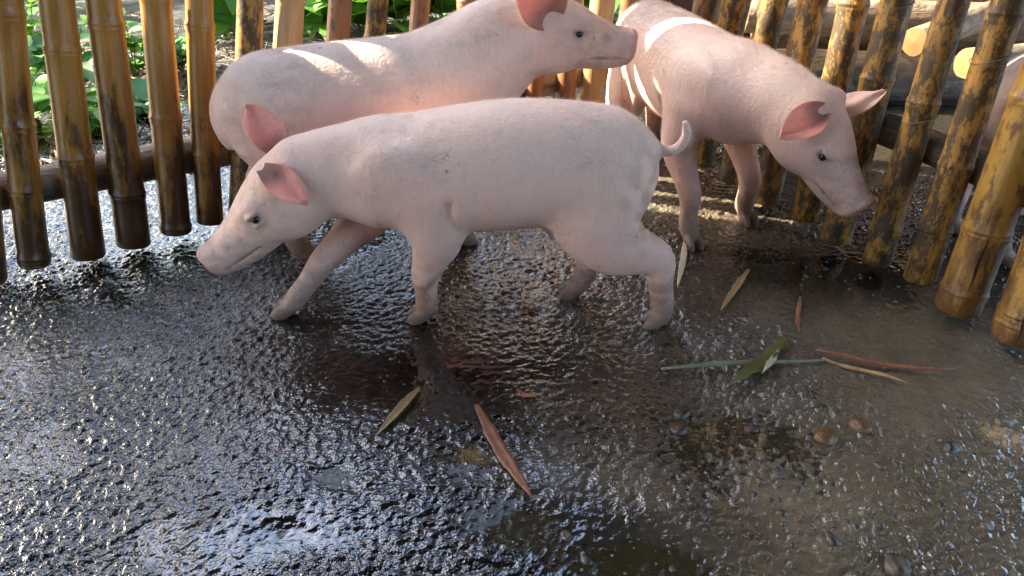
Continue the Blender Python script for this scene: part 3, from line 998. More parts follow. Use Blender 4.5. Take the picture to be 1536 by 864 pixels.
    low = pos[:, 2] < 0.2
    flow[low] = [-0.25, 0, -1]
    inh = (((pos - H0) @ ax) > 0.02) & (np.linalg.norm(pos - H0, axis=1) < 0.30)
    flow[inh] = -ax
    flow = flow + RNG.normal(0, 0.22, (nh, 3))
    flow = flow - nn * (flow * nn).sum(1, keepdims=True)
    flow /= np.linalg.norm(flow, axis=1, keepdims=True) + 1e-9
    upl = np.where(pos[:, 2] > top + 0.05, 0.38, 0.16)
    ln = RNG.uniform(0.004, 0.010, nh) * np.where(inh | low, 0.6, 1.0) * np.where(pos[:, 2] > top + 0.04, 1.5, 0.85)
    tip = pos + (flow * np.sqrt(1 - upl[:, None] ** 2) + nn * upl[:, None]) * ln[:, None]
    midp = pos + (flow * 0.75 + nn * (upl[:, None] + 0.1)) * ln[:, None] * 0.5
    sd = np.cross(flow, nn) * RNG.uniform(0.00014, 0.00026, (nh, 1)) * np.where(pos[:, 2:3] > top + 0.04, 1.15, 0.8)
    hv = np.stack([pos - sd, pos + sd, midp + sd * 0.8, midp - sd * 0.8, tip], 1).reshape(-1, 3)
    base_i = np.arange(nh) * 5
    tris = np.concatenate([np.stack([base_i, base_i + 1, base_i + 2], 1), np.stack([base_i, base_i + 2, base_i + 3], 1), np.stack([base_i + 3, base_i + 2, base_i + 4], 1)])
    hm = mesh_np('bristle_coat', hv, tris)
    ho = link('bristle_coat', hm, M['fur'], root)
    ho['kind'] = 'stuff'
    return root

def _perp(T):
    a = np.array([0, 0, 1.0]) if abs(T[2]) < 0.9 else np.array([1.0, 0, 0])
    u = unit(np.cross(a, T))
    return u, np.cross(T, u)

def torso(bendy=0.0, k=1.0, slope=0.0, drop=0.0):
    base = [(-0.256, 0.342, 0.040, 0.064), (-0.240, 0.335, 0.070, 0.090), (-0.200, 0.328, 0.094, 0.112), (-0.13, 0.327, 0.104, 0.117), (-0.03, 0.315, 0.112, 0.129), (0.07, 0.315, 0.111, 0.127),
            (0.15, 0.325, 0.102, 0.118), (0.21, 0.332, 0.090, 0.106)]
    return [(x, bendy * (x / 0.3) ** 2 * (1 if x > 0 else -1), z + 0.004 + slope * (x + 0.1) - drop * max(0.0, x / 0.2) ** 1.3 - 0.35 * drop * max(0.0, (-x - 0.1) / 0.1), w * 0.95 * k, h * 0.905 * k * (1 - 2.2 * drop * max(0.0, x / 0.2))) for x, z, w, h in base]

def front_leg(sh, el, ca, fe, ft, y, yaw=0.0, yf=None):
    """shoulder, elbow, carpus, fetlock, hoof as (x, z); y side"""
    yf = y if yf is None else yf
    m = lambda t: y + (yf - y) * t
    return {'j': [(sh[0], y * 0.80, sh[1], 0.040, 0.070), (el[0], y * 0.98, el[1], 0.035, 0.050), ((el[0] + ca[0]) / 2, m(0.25), (el[1] + ca[1]) / 2, 0.0285, 0.0345),
                  (ca[0], m(0.5), ca[1], 0.0240, 0.0270), ((ca[0] + fe[0]) / 2, m(0.75), (ca[1] + fe[1]) / 2, 0.0200, 0.0215), (fe[0], m(0.95), fe[1], 0.0212, 0.0212), (ft[0], yf, 0.022, 0.0185, 0.0165)],
            'foot': (ft[0], yf, 0.0), 'yaw': yaw}

def hind_leg(hip, sti, ho, fe, ft, y, yaw=0.0, pitch=0.0, yf=None):
    yf = y if yf is None else yf
    m = lambda t: y + (yf - y) * t
    return {'j': [(hip[0], y * 0.72, hip[1], 0.048, 0.088), ((hip[0] * .4 + sti[0] * .6), y * 0.90, (hip[1] * .4 + sti[1] * .6), 0.046, 0.080), (sti[0] * .6 + ho[0] * .4, m(0.2), sti[1] * .6 + ho[1] * .4, 0.037, 0.062),
                  (ho[0], m(0.5), ho[1], 0.0235, 0.0330), ((ho[0] + fe[0]) / 2, m(0.75), (ho[1] + fe[1]) / 2, 0.0205, 0.0245), (fe[0], m(0.95), fe[1], 0.0200, 0.0210), (ft[0], yf, 0.022, 0.0190, 0.0175)],
            'foot': (ft[0], yf, 0.0), 'yaw': yaw, 'pitch': pitch, 'n': 30}

BROWN = (0.20, 0.105, 0.065)
# --- front pig, walking to the left, its left flank to us
pig1 = build_pig('pig', {
    'torso': torso(drop=0.032), 'sc': -0.026, 'nk': 0.95, 'neck': (0.21, 0.0, 0.304), 'neckmid': (0, 0, 0.004), 'head': (0.335, 0.012, 0.308), 'haxis': (0.78, 0.12, -0.60), 'hl': 0.268,
    'ears': [{'w': 1, 't': (-0.78, 0.50, -0.30), 'n': (0.10, 0.42, 0.90), 'L': 0.104, 'W': 0.066, 'cup': 1.0, 'bend': 0.08, 's': 0.15, 'u': 0.054},
             {'w': 1, 't': (0.60, -0.40, 0.69), 'n': (-0.25, 0.70, 0.62), 'L': 0.122, 'W': 0.078, 'cup': 0.80, 'bend': 0.05}],
    'legs': [front_leg((0.125, 0.29), (0.110, 0.205), (0.137, 0.115), (0.140, 0.045), (0.146, 0), 0.062, 0, 0.045),
             front_leg((0.20, 0.285), (0.245, 0.20), (0.345, 0.108), (0.402, 0.042), (0.420, 0), -0.050, 0, 0.030),
             hind_leg((-0.185, 0.29), (-0.170, 0.205), (-0.298, 0.160), (-0.322, 0.050), (-0.322, 0), 0.066, 0.0, 0.30, 0.060),
             hind_leg((-0.160, 0.29), (-0.120, 0.205), (-0.200, 0.140), (-0.172, 0.045), (-0.158, 0), -0.055, 0, 0, -0.035)],
    'tail': [(-0.262, 0, 0.365, 0.015, 0.016), (-0.292, 0.004, 0.350, 0.0098, 0.0102), (-0.316, 0.010, 0.354, 0.0086, 0.009), (-0.330, 0.014, 0.374, 0.0082, 0.0084), (-0.331, 0.016, 0.394, 0.0072, 0.0072), (-0.326, 0.018, 0.408, 0.0048, 0.0048)],
    'stains': [((0.13, 0.06, 0.09), (0.05, 0.06, 0.07), BROWN, 0.75), ((0.36, 0.0, 0.03), (0.12, 0.06, 0.05), (0.34, 0.22, 0.17), 0.5), ((-0.25, 0.0, 0.05), (0.14, 0.12, 0.06), (0.28, 0.19, 0.15), 0.5), ((-0.26, 0.0, 0.27), (0.03, 0.12, 0.09), (0.34, 0.21, 0.13), 0.6), ((0.40, 0.05, 0.25), (0.04, 0.05, 0.03), (0.35, 0.27, 0.22), 0.5)],
    'hairs': 26000})
pig1.location = (-0.028, 1.222, -0.004); pig1.rotation_euler = (0, 0, math.pi)
tag(pig1, 'pale pink piglet in front, walking left with its snout held low', 'pig', 'piglets in the pen')

# --- pig behind it, its right flank to us, head raised to the right
pig2 = build_pig('pig', {
    'torso': torso(slope=0.04), 'nk': 1.12, 'neck': (0.19, 0.0, 0.350), 'neckmid': (0, 0, 0.008), 'head': (0.322, -0.005, 0.440), 'haxis': (0.95, -0.10, -0.16), 'hl': 0.222,
    'ears': [{'w': 1, 't': (-0.10, 0.55, 0.83), 'n': (0.75, 0.55, 0.1), 'L': 0.115, 'W': 0.085},
             {'w': 1, 't': (-0.50, -0.35, 0.79), 'n': (0.25, -0.95, -0.10), 'L': 0.130, 'W': 0.115, 'cup': 0.55, 'bend': 0.05}],
    'legs': [front_leg((0.125, 0.29), (0.105, 0.205), (0.115, 0.115), (0.110, 0.045), (0.120, 0), 0.062),
             front_leg((0.125, 0.29), (0.115, 0.205), (0.140, 0.115), (0.150, 0.045), (0.160, 0), -0.062),
             hind_leg((-0.185, 0.29), (-0.150, 0.205), (-0.240, 0.150), (-0.235, 0.045), (-0.225, 0), 0.066),
             hind_leg((-0.175, 0.29), (-0.140, 0.205), (-0.210, 0.145), (-0.180, 0.045), (-0.165, 0), -0.062)],
    'tail': [(-0.262, 0, 0.365, 0.015, 0.016), (-0.284, -0.004, 0.345, 0.0100, 0.0105), (-0.290, -0.010, 0.315, 0.0085, 0.009), (-0.284, -0.014, 0.285, 0.0075, 0.008), (-0.278, -0.014, 0.262, 0.0055, 0.0055)],
    'stains': [((-0.17, -0.06, 0.08), (0.06, 0.05, 0.09), BROWN, 0.8), ((-0.25, 0.0, 0.30), (0.04, 0.08, 0.08), (0.34, 0.21, 0.15), 0.6), ((0.30, -0.06, 0.34), (0.05, 0.06, 0.05), (0.52, 0.42, 0.40), 0.5)],
    'hairs': 24000})
pig2.location = (-0.298, 1.490, -0.004); pig2.rotation_euler = (0, 0, math.radians(15)); pig2.scale = (1.05, 1.05, 1.05)
tag(pig2, 'pale pink piglet behind the walking one, head raised to the other piglet', 'pig', 'piglets in the pen')

# --- pig by the right fence, coming forward, head turned right and down
h3 = math.atan2(-0.945, 0.326)
R3 = Matrix.Rotation(h3, 4, 'Z')
O3 = Vector((0.411, 1.735, -0.004))
def loc3(x, y, z):
    v = R3.inverted() @ (Vector((x, y, z)) - O3)
    return (v.x, v.y, v.z)
def dir3(x, y, z):
    v = R3.inverted() @ Vector((x, y, z))
    return (v.x, v.y, v.z)
fA = loc3(0.413, 1.463, 0); fB = loc3(0.567, 1.568, 0)
hd3 = loc3(0.575, 1.425, 0.335)
t3 = torso()
pig3 = build_pig('pig', {
    'lo': (-0.40, -0.24, -0.012), 'hi': (0.56, 0.42, 0.58),
    'torso': t3, 'neck': (0.20, 0.02, 0.330), 'neckmid': (0.01, 0.0, 0.008), 'head': hd3, 'hw': 1.06, 'haxis': dir3(0.57, -0.42, -0.68), 'hl': 0.230,
    'ears': [{'w': 1, 't': dir3(0.98, 0.16, 0.12), 'n': dir3(0.1, 0.35, -0.95), 'L': 0.130, 'W': 0.064, 'cup': 0.5},
             {'w': 1, 't': dir3(-0.72, -0.50, -0.16), 'n': dir3(0.10, -0.60, 0.60), 'L': 0.118, 'W': 0.078, 'cup': 0.95, 'bend': 0.08}],
    'legs': [front_leg((0.13, 0.29), (0.115, 0.205), (fB[0] - 0.015, 0.115), (fB[0] - 0.015, 0.045), (fB[0], 0), fB[1]),
             front_leg((0.14, 0.29), (0.150, 0.205), (fA[0] - 0.030, 0.115), (fA[0] - 0.020, 0.045), (fA[0], 0), fA[1]),
             hind_leg((-0.185, 0.29), (-0.150, 0.205), (-0.240, 0.150), (-0.225, 0.045), (-0.215, 0), 0.066),
             hind_leg((-0.175, 0.29), (-0.140, 0.205), (-0.215, 0.145), (-0.205, 0.045), (-0.195, 0), -0.070)],
    'tail': [(-0.262, 0, 0.365, 0.015, 0.016), (-0.284, -0.004, 0.345, 0.0100, 0.0105), (-0.290, -0.010, 0.315, 0.0085, 0.009), (-0.284, -0.014, 0.285, 0.0075, 0.008), (-0.278, -0.014, 0.262, 0.0055, 0.0055)],
    'stains': [((0.24, 0.0, 0.06), (0.10, 0.20, 0.06), (0.30, 0.20, 0.15), 0.45)],
    'hairs': 24000})
pig3.location = O3; pig3.rotation_euler = (0, 0, h3)
tag(pig3, 'pale pink piglet by the right fence, head lowered and turned to the right', 'pig', 'piglets in the pen')

# --- pig of the next pen, seen between the poles
pig4 = pig2.copy(); COL.objects.link(pig4)
for ch in list(pig2.children):
    c = ch.copy(); COL.objects.link(c); c.parent = pig4
pig4.location = (1.265, 1.42, 0); pig4.rotation_euler = (0, 0, math.radians(-8))
tag(pig4, 'pale piglet outside the right fence, only its rump showing between two poles', 'pig')

# ------------------------------------------------------------------ logs and shed beyond the right fence
def logthing(p, q, r, mat, label, seed, cut='cut', rough=0.07):
    o = log_between('log', p, q, r, mat, None, seed, 0.006, cut, rough)
    return tag(o, label, 'log', 'logs beyond the right fence')
logthing((0.74, 2.42, 0.07), (1.95, 2.34, 0.07), 0.085, 'bark_wet', 'thick dark wet log lying on the ground behind the mossy poles', 1)
logthing((1.13, 2.10, 0.275), (2.0, 2.75, 0.31), 0.038, 'bark_pale', 'thin pale log with orange cut end, upper of the two ends', 2)
logthing((1.235, 2.00, 0.245), (2.2, 2.32, 0.25), 0.038, 'bark_pale', 'thin pale log with orange cut end, lower of the two ends', 3)
logthing((0.80, 2.62, 0.215), (2.0, 2.50, 0.215), 0.060, 'bark_pale', 'pale sunlit log lying on top of the thick wet log', 4)
logthing((0.95, 2.95, 0.10), (2.3, 2.80, 0.12), 0.10, 'bark', 'brown log at the back against the dark boards', 5)
pp = empty('board_wall', (1.6, 3.15, 0))
tag(pp, 'dark old board wall closing the shed behind the logs', 'wall')
bd = bpy.data.meshes.new('board')
bmm = bmesh.new(); bmesh.ops.create_cube(bmm, size=1.0)
for v in bmm.verts:
    v.co = Vector((v.co.x * 0.135, v.co.y * 0.022, (v.co.z + 0.5) * 2.1))
bmesh.ops.bevel(bmm, geom=bmm.edges[:], offset=0.003, segments=1, affect='EDGES')
bmm.to_mesh(bd); bmm.free(); bd.materials.append(M['board'])
for i in range(20):
    o = link('board', bd, None, pp)
    o.location = (-1.05 + i * 0.143, random.uniform(-0.008, 0.008) - 0.10 * (-1.05 + i * 0.143), -0.04 + random.uniform(-0.02, 0.02))
    o.rotation_euler = (0, random.uniform(-0.008, 0.008), -0.1)

# shed roof over the right side (above the frame)
rf = bpy.data.meshes.new('shed_roof')
e0 = Vector((0.42, 2.75, 2.15)); e1 = Vector((1.50, 0.75, 2.15)); od = Vector((0.87, 0.47, 0)).normalized()
e0 = e0 + (e0 - e1).normalized() * 2.2; e1 = e1 + (e1 - e0).normalized() * 1.6
V = []; Fs = []
NU = 60
for i in range(NU + 1):
    t = i / NU
    b = e0.lerp(e1, t)
    for j, (s, dz) in enumerate(((0, 0), (3.8, -0.55))):
        V.append(tuple(b + od * s + Vector((0, 0, dz + 0.02 * (1 if i % 2 else -1)))))
for i in range(NU):
    Fs.append((i * 2, i * 2 + 1, i * 2 + 3, i * 2 + 2))
rf.from_pydata(V, [], Fs)
roof = link('shed_roof', rf, M['roof'])
sm = roof.modifiers.new('thickness', 'SOLIDIFY'); sm.thickness = 0.01
tag(roof, 'corrugated shed roof above the logs and the right fence', 'roof')

pr = bpy.data.meshes.new('pen_roof')
V = []; Fs = []
c0 = Vector((0.0, 2.62, 2.45))
for i in range(161):
    b = c0 + LD * (-3.4 + i * 0.045)
    for sx_, dz in ((0.0, 0.0), (-5.2, 0.35)):
        V.append((b.x + nL0.x * sx_, b.y + nL0.y * sx_, b.z + dz + 0.015 * (1 if i % 2 else -1)))
for i in range(160):
    Fs.append((i * 2, i * 2 + 1, i * 2 + 3, i * 2 + 2))
pr.from_pydata(V, [], Fs)
proof = link('pen_roof', pr, M['roof'])
proof.modifiers.new('thickness', 'SOLIDIFY').thickness = 0.01
tag(proof, 'corrugated roof over the pig pen, above the frame', 'roof')

pw = empty('shade_wall', (0, -1.3, 0))  # wall added behind the camera to cut the light on the pigs
tag(pw, 'added unseen board wall behind the viewer, cutting the light on the pigs', 'wall')
for i in range(40):
    o = link('board', bd, None, pw)
    o.location = (-2.8 + i * 0.143, random.uniform(-0.006, 0.006), -0.04)

# added unseen screen at the left, shading the pen; its gaps shape the sun patches
sh = Vector((SUNV.x, SUNV.y, 0)).normalized(); sm_ = Vector((-sh.y, sh.x, 0)) * -1
sm_ = Vector((0.39, 0.92, 0)).normalized()
def screenp(m, s, z):
    return Vector((sm_.x * m + sh.x * s, sm_.y * m + sh.y * s, z))
HS = 3.1
sunscr = empty('sun_screen', screenp(0.0, HS, 0))
tag(sunscr, 'added unseen sun screen on posts left of the pen, slotted to shape the sun patches', 'screen')
def screenbox(m0, m1, z0, z1):
    Vv = [screenp(m, s, z) - screenp(0, HS, 0) for m in (m0, m1) for s in (HS, HS + 0.05) for z in (z0, z1)]
    me = bpy.data.meshes.new('screen_panel')
    me.from_pydata([tuple(v) for v in Vv], [], [(0, 1, 3, 2), (4, 6, 7, 5), (0, 4, 5, 1), (2, 3, 7, 6), (0, 2, 6, 4), (1, 5, 7, 3)])
    return link('screen_panel', me, M['screenmat'], sunscr)
screenbox(-2.2, 0.715, 0.80, 2.75)
screenbox(0.715, 0.750, 0.80, 1.625)
screenbox(0.715, 0.750, 1.665, 2.75)
screenbox(0.750, 1.09, 0.80, 2.75)
screenbox(1.09, 1.125, 0.80, 2.105)
screenbox(1.09, 1.125, 2.145, 2.75)
screenbox(1.125, 1.36, 0.80, 1.40)
screenbox(1.125, 1.36, 1.86, 2.75)
screenbox(1.36, 1.63, 0.80, 2.75)
screenbox(1.63, 1.71, 2.0, 2.75)
screenbox(1.77, 1.83, 2.0, 2.75)
screenbox(1.88, 1.95, 2.0, 2.75)

for m_ in (-2.0, -0.6, 0.6, 1.55):
    p_ = screenp(m_, HS + 0.09, -0.05) - screenp(0, HS, 0)
    me = bamboo_mesh(2.85, 0.035, 0.032, [0.3 * k_ + 0.2 for k_ in range(9)], seed=int(m_ * 10) + 90)
    o = link('screen_post', me, M['pale'], sunscr); o.location = p_

# ------------------------------------------------------------------ yard beyond the back fence
def leaf_mesh(name, L, W, droop=0.25, fold=0.25, n=6):
    V = []; Fs = []
    for i in range(n + 1):
        t = i / n
        w = W * 0.5 * math.sin(math.pi * min(1, (0.06 + 0.94 * t)) ** 0.8) * (1 - 0.15 * t)
        if i == n:
            w = 0.0008
        y = L * t; z = -droop * L * t * t
        V += [(-w, y, z + fold * w), (0, y, z), (w, y, z + fold * w)]
    for i in range(n):
        a = i * 3
        Fs += [(a, a + 1, a + 4, a + 3), (a + 1, a + 2, a + 5, a + 4)]
    me = bpy.data.meshes.new(name); me.from_pydata(V, [], Fs)
    for p in me.polygons:
        p.use_smooth = True
    return me

LEAVES = {}
for key, mats in (('A', 'leafA'), ('B', 'leafB')):
    LEAVES[key] = []
    for (l, w) in ((0.085, 0.045), (0.07, 0.042), (0.11, 0.05), (0.055, 0.032)):
        me = leaf_mesh('leaf', l, w); me.materials.append(M[mats]); LEAVES[key].append(me)
BIG = leaf_mesh('leaf', 0.17, 0.12, 0.35); BIG.materials.append(M['leafA'])

def tube(name, pts, r0, r1, mat, parent=None, seg=6):
    V = []; Fs = []
    pts = [Vector(p) for p in pts]
    for i, p in enumerate(pts):
        d = (pts[min(i + 1, len(pts) - 1)] - pts[max(i - 1, 0)]).normalized()
        u = d.orthogonal().normalized(); v = d.cross(u)
        r = r0 + (r1 - r0) * i / (len(pts) - 1)
        for k in range(seg):
            a = 2 * math.pi * k / seg
            V.append(tuple(p + u * r * math.cos(a) + v * r * math.sin(a)))
    for i in range(len(pts) - 1):
        for k in range(seg):
            k2 = (k + 1) % seg
            Fs.append((i * seg + k, i * seg + k2, (i + 1) * seg + k2, (i + 1) * seg + k))
    me = bpy.data.meshes.new(name); me.from_pydata(V, [], Fs)
    for p in me.polygons:
        p.use_smooth = True
    return link(name, me, mat, parent)

def weed(loc, height, nst, nlf, spread, label, key='A', big=False, seed=0):
    rr = random.Random(seed)
    root = empty('weed', loc)
    tag(root, label, 'weed', 'weeds in the yard')
    for s in range(nst):
        a = rr.uniform(0, 6.28); hh = height * rr.uniform(0.6, 1.05)
        tip = Vector((math.cos(a) * spread * rr.uniform(0.3, 1), math.sin(a) * spread * rr.uniform(0.3, 1), hh))
        pts = [Vector((0, 0, 0)).lerp(tip, t) + Vector((0, 0, 0.10 * hh * math.sin(math.pi * t))) for t in (0, 0.33, 0.66, 1)]
        tube('stem', pts, 0.0035, 0.0015, M['stem'], root)
        for k in range(nlf):
            t = (k + 1.2) / (nlf + 0.2)
            f = min(t * 3, 2.999); i = int(f)
            p = pts[i].lerp(pts[i + 1], f - i)
            me = BIG if big else rr.choice(LEAVES[key])
            o = link('leaf', me, None, root)
            o.location = p
            o.rotation_euler = (rr.uniform(-0.15, 0.65), rr.uniform(-0.3, 0.3), a + (k % 2) * math.pi + rr.uniform(-0.9, 0.9))
            sc = rr.uniform(0.95, 1.6); o.scale = (sc, sc, sc)
    return root

WEEDS = [
    ((60, 150), 0.30, 6, 5, 0.16, 'leafy green weed between the first and second bamboo poles', 'A', False),
    ((30, 215), 0.20, 5, 5, 0.13, 'low green weed at the left edge behind the rail', 'A', False),
    ((118, 165), 0.28, 6, 5, 0.15, 'green weed showing between the second and third poles', 'B', False),
    ((140, 215), 0.15, 4, 4, 0.11, 'short weed by the puddle behind the third pole', 'A', False),
    ((70, 30), 0.40, 6, 5, 0.22, 'tall weed at the top left corner of the yard', 'B', False),
    ((205, 120), 0.22, 4, 4, 0.12, 'sparse weed rising between the third and fourth poles', 'A', False),
    ((215, 180), 0.07, 3, 4, 0.07, 'tiny seedling on the straw near the fourth pole', 'B', False),
    ((275, 110), 0.12, 3, 4, 0.09, 'small seedling between the fourth and fifth poles', 'B', False),
]
for i, (px, h_, ns, nl, sp, lb, ky, bgf) in enumerate(WEEDS):
    weed(G(px[0], px[1], -0.03), h_, ns + 4, nl + 1, sp * 1.1, lb, ky, bgf, 100 + i)
FAR = [
    ((330, 18), 'broad-leaved plant behind the fifth pole at the top', 0.24),
    ((470, 20), 'broad-leaved plant between the pale pole and the rusty pole', 0.24),
    ((540, 22), 'broad-leaved plant to the right of the first rusty pole', 0.26),
    ((600, 30), 'broad-leaved plant with big blue-green leaves above the middle piglet', 0.26),
    ((665, 25), 'broad-leaved plant left of the thin green cane', 0.26),
    ((735, 12), 'broad-leaved plant behind the thin green cane', 0.28),
    ((880, 12), 'broad-leaved plant behind the raised snout', 0.25),
]
for i, (px, lb, h_) in enumerate(FAR):
    weed(G(px[0], px[1] + 25, -0.03), h_, 5, 4, 0.16, lb, 'A', True, 200 + i)

# added unseen thicket blocking the low sky, one far mass of leaves
def thicket(n, seed):
    r_ = np.random.default_rng(seed)
    lv = np.array([v.co for v in LEAVES['A'][2].vertices]); lf = np.array([list(p.vertices) for p in LEAVES['A'][2].polygons])
    V_ = []; F_ = []
    for k in range(n):
        x = r_.uniform(-7.5, 3.5); hmax = 2.1 + 0.5 * math.sin(x * 1.7) + 0.3 * math.sin(x * 4.1 + 1)
        z = hmax * (r_.random() ** 0.8); y = 6.0 + 0.25 * x + r_.normal(0, 0.35) * (1.2 - 0.3 * z)
        a, b, c = r_.uniform(0, 6.28), r_.uniform(-0.9, 0.5), r_.uniform(-0.5, 0.5)
        R_ = np.array(Matrix.Rotation(a, 3, 'Z') @ Matrix.Rotation(b, 3, 'X') @ Matrix.Rotation(c, 3, 'Y'))
        F_.append(lf + len(V_) * len(lv)); V_.append((lv * r_.uniform(1.3, 2.4)) @ R_.T + np.array([x, y, z]))
    o = link('thicket', mesh_np('thicket', np.concatenate(V_), np.concatenate(F_)), M['leafB'])
    o['kind'] = 'stuff'; o['label'] = 'dense green thicket added at the far end of the yard to block the low sky'
thicket(9000, 31)

# straw litter: uncountable
def litter(name, n, area, seed, mat, lmin, lmax, w, zmax):
    r = np.random.default_rng(seed)
    V = []; Fs = []
    for i in range(n):
        x, y = area(r)
        a = r.uniform(0, math.pi); l = r.uniform(lmin, lmax); ww = w * r.uniform(0.5, 1.3)
        z0 = -0.028 + r.uniform(0.0, zmax); tl = r.uniform(-0.12, 0.12); cv = r.uniform(-0.12, 0.12) * l
        d = np.array([math.cos(a), math.sin(a), tl]); sd = np.array([-math.sin(a), math.cos(a), r.uniform(-0.4, 0.4)])
        c = np.array([x, y, z0 + abs(tl) * l * 0.5 + 0.002])
        st = len(V)
        for k, t in enumerate((-0.5, 0, 0.5)):
            wk = ww * (0.5, 1.0, 0.35)[k]
            o = sd * (cv * (1 - 4 * t * t))
            V.append(c + d * l * t + sd * wk + o); V.append(c + d * l * t - sd * wk + o); V.append(c + d * l * t + o + np.array([0, 0, ww * 0.8]))
        for k in (0, 3):
            Fs.append((st + k, st + k + 3, st + k + 5, st + k + 2)); Fs.append((st + k + 2, st + k + 5, st + k + 4, st + k + 1)); Fs.append((st + k + 1, st + k + 4, st + k + 3, st + k))
    o = link(name, mesh_np(name, np.array(V), np.array(Fs), False), M[mat])
    o['kind'] = 'stuff'
    return o
def yard(r):
    t = r.uniform(-0.3, 2.3); s = 0.42 + abs(r.normal(0, 0.75))
    p = A0 + LD * t + nL0 * s
    return p.x, p.y
st1 = litter('straw_litter', 2600, yard, 5, 'straw', 0.04, 0.22, 0.0028, 0.035); st1['label'] = 'pale dry straw strewn over the yard behind the fence'
st2 = litter('leaf_litter', 700, yard, 6, 'deadleaf', 0.04, 0.12, 0.009, 0.03); st2['label'] = 'brown dead leaves mixed in the straw behind the fence'

# ------------------------------------------------------------------ litter on the pen floor
def strip(name, pts_px, width_px, mat, label, cat, group=None, thick=0.0022, cupv=0.25, taper=(0.35, 0.1), lift=0.004):
    P_ = [G(x, y) for x, y in pts_px]
    Sx = catmull([[p.x, p.y, 0] for p in P_], 15)
    mid = Sx[len(Sx) // 2]
    dpt = (Vector((mid[0], mid[1], 0)) - _C).dot(_F)
    W = 0.5 * width_px / FPX * dpt
    V = []; Fs = []
    T = np.gradient(Sx, axis=0)
    jit = random.Random(int(pts_px[0][0])); jit0 = jit.uniform(0, 6)
    Sx[:, :2] += 0.0016 * np.sin(np.linspace(0, 5, len(Sx)) + jit0)[:, None]
    org = Vector((mid[0], mid[1], floor_z(mid[0], mid[1])))
    zb = max(floor_z(s[0], s[1]) for s in Sx)
    for i, (s, t) in enumerate(zip(Sx, T)):
        t = t / np.linalg.norm(t); sd = np.array([-t[1], t[0], 0])
        u = i / (len(Sx) - 1)
        w = W * (taper[0] + (1 - taper[0]) * min(1, u / 0.3)) * (taper[1] + (1 - taper[1]) * min(1, (1 - u) / 0.35))
        w *= 1 + jit.uniform(-0.16, 0.16)
        zc = zb + lift + 0.004 * math.sin(jit0 + 5 * u) 
        for v in (-1, -0.5, 0, 0.5, 1):
            V.append((s[0] + sd[0] * w * v - org.x, s[1] + sd[1] * w * v - org.y, zc + cupv * w * v * v - org.z + thick * (1 - 0.5 * abs(v))))
        for v in (1, 0.5, 0, -0.5, -1):
            V.append((s[0] + sd[0] * w * v - org.x, s[1] + sd[1] * w * v - org.y, zc + cupv * w * v * v - org.z - 0.0005))
    k = 10
    for i in range(len(Sx) - 1):
        for j in range(k):
            j2 = (j + 1) % k
            Fs.append((i * k + j, (i + 1) * k + j, (i + 1) * k + j2, i * k + j2))
    Fs.append(tuple(range(k))); Fs.append(tuple((len(Sx) - 1) * k + j for j in range(k))[::-1])
    me = bpy.data.meshes.new(name); me.from_pydata(V, [], Fs)
    for p in me.polygons:
        p.use_smooth = True
    o = link(name, me, M[mat])
    o.location = org
    return tag(o, label, cat, group)

M['strip_red'] = simple('reddish_leaf_strip', (0.25, 0.105, 0.055), 0.35, 0.4, 60, 0.4, stretch=(1, 1, 1))
M['strip_tan'] = simple('tan_leaf_strip', (0.36, 0.23, 0.11), 0.45, 0.4, 60, 0.4)
M['strip_pale'] = simple('pale_leaf_strip', (0.52, 0.46, 0.32), 0.45, 0.25, 60, 0.3)
M['stalk_green'] = simple('pale_green_stalk', (0.20, 0.23, 0.14), 0.35, 0.25, 50, 0.3)
M['leaf_olive'] = simple('olive_leaf', (0.11, 0.11, 0.030), 0.4, 0.5, 25, 0.3)
GP = 'leaf strips on the pen floor'
strip('leaf_strip', [(713, 613), (748, 668), (797, 753)], 20, 'strip_red', 'long reddish brown leaf strip lying in the wet middle of the floor', 'leaf strip', GP)
strip('leaf_strip', [(630, 585), (604, 616), (567, 651)], 13, 'strip_tan', 'short tan curled leaf strip left of the long reddish strip', 'leaf strip', GP, cupv=0.7)
strip('leaf_strip', [(1026, 366), (1023, 398), (1017, 432)], 9, 'strip_pale', 'pale leaf sliver standing behind the front piglet hind foot', 'leaf strip', GP)
strip('leaf_strip', [(1122, 409), (1103, 435), (1079, 472)], 10, 'strip_tan', 'tan leaf strip below the feet of the right piglet', 'leaf strip', GP, cupv=0.6)
strip('leaf_strip', [(1198, 452), (1197, 475), (1197, 503)], 7, 'strip_red', 'small orange brown sliver above the crossed stalks', 'leaf strip', GP)
strip('stalk', [(992, 558), (1110, 553), (1238, 543)], 8, 'stalk_green', 'long pale green stalk lying under the olive leaf', 'stalk', None, thick=0.005)
strip('fallen_leaf', [(1179, 514), (1140, 552), (1088, 594)], 20, 'leaf_olive', 'olive green leaf lying across the pale stalk', 'leaf', None, lift=0.012)
strip('leaf_strip', [(1166, 534), (1155, 552), (1140, 572)], 9, 'strip_pale', 'small whitish sliver beside the olive leaf', 'leaf strip', GP, lift=0.012)
strip('stalk', [(1220, 536), (1310, 550), (1428, 563)], 7, 'strip_red', 'upper of two crossed reddish stalks on the right', 'stalk', None, thick=0.004, lift=0.009)
strip('stalk', [(1232, 541), (1295, 560), (1357, 583)], 7, 'strip_tan', 'lower tan stalk crossing under the reddish stalk', 'stalk', None, thick=0.004)
strip('leaf_strip', [(775, 588), (788, 594), (804, 603)], 8, 'strip_red', 'tiny dark red leaf scrap right of the tan curled strip', 'leaf strip', GP)

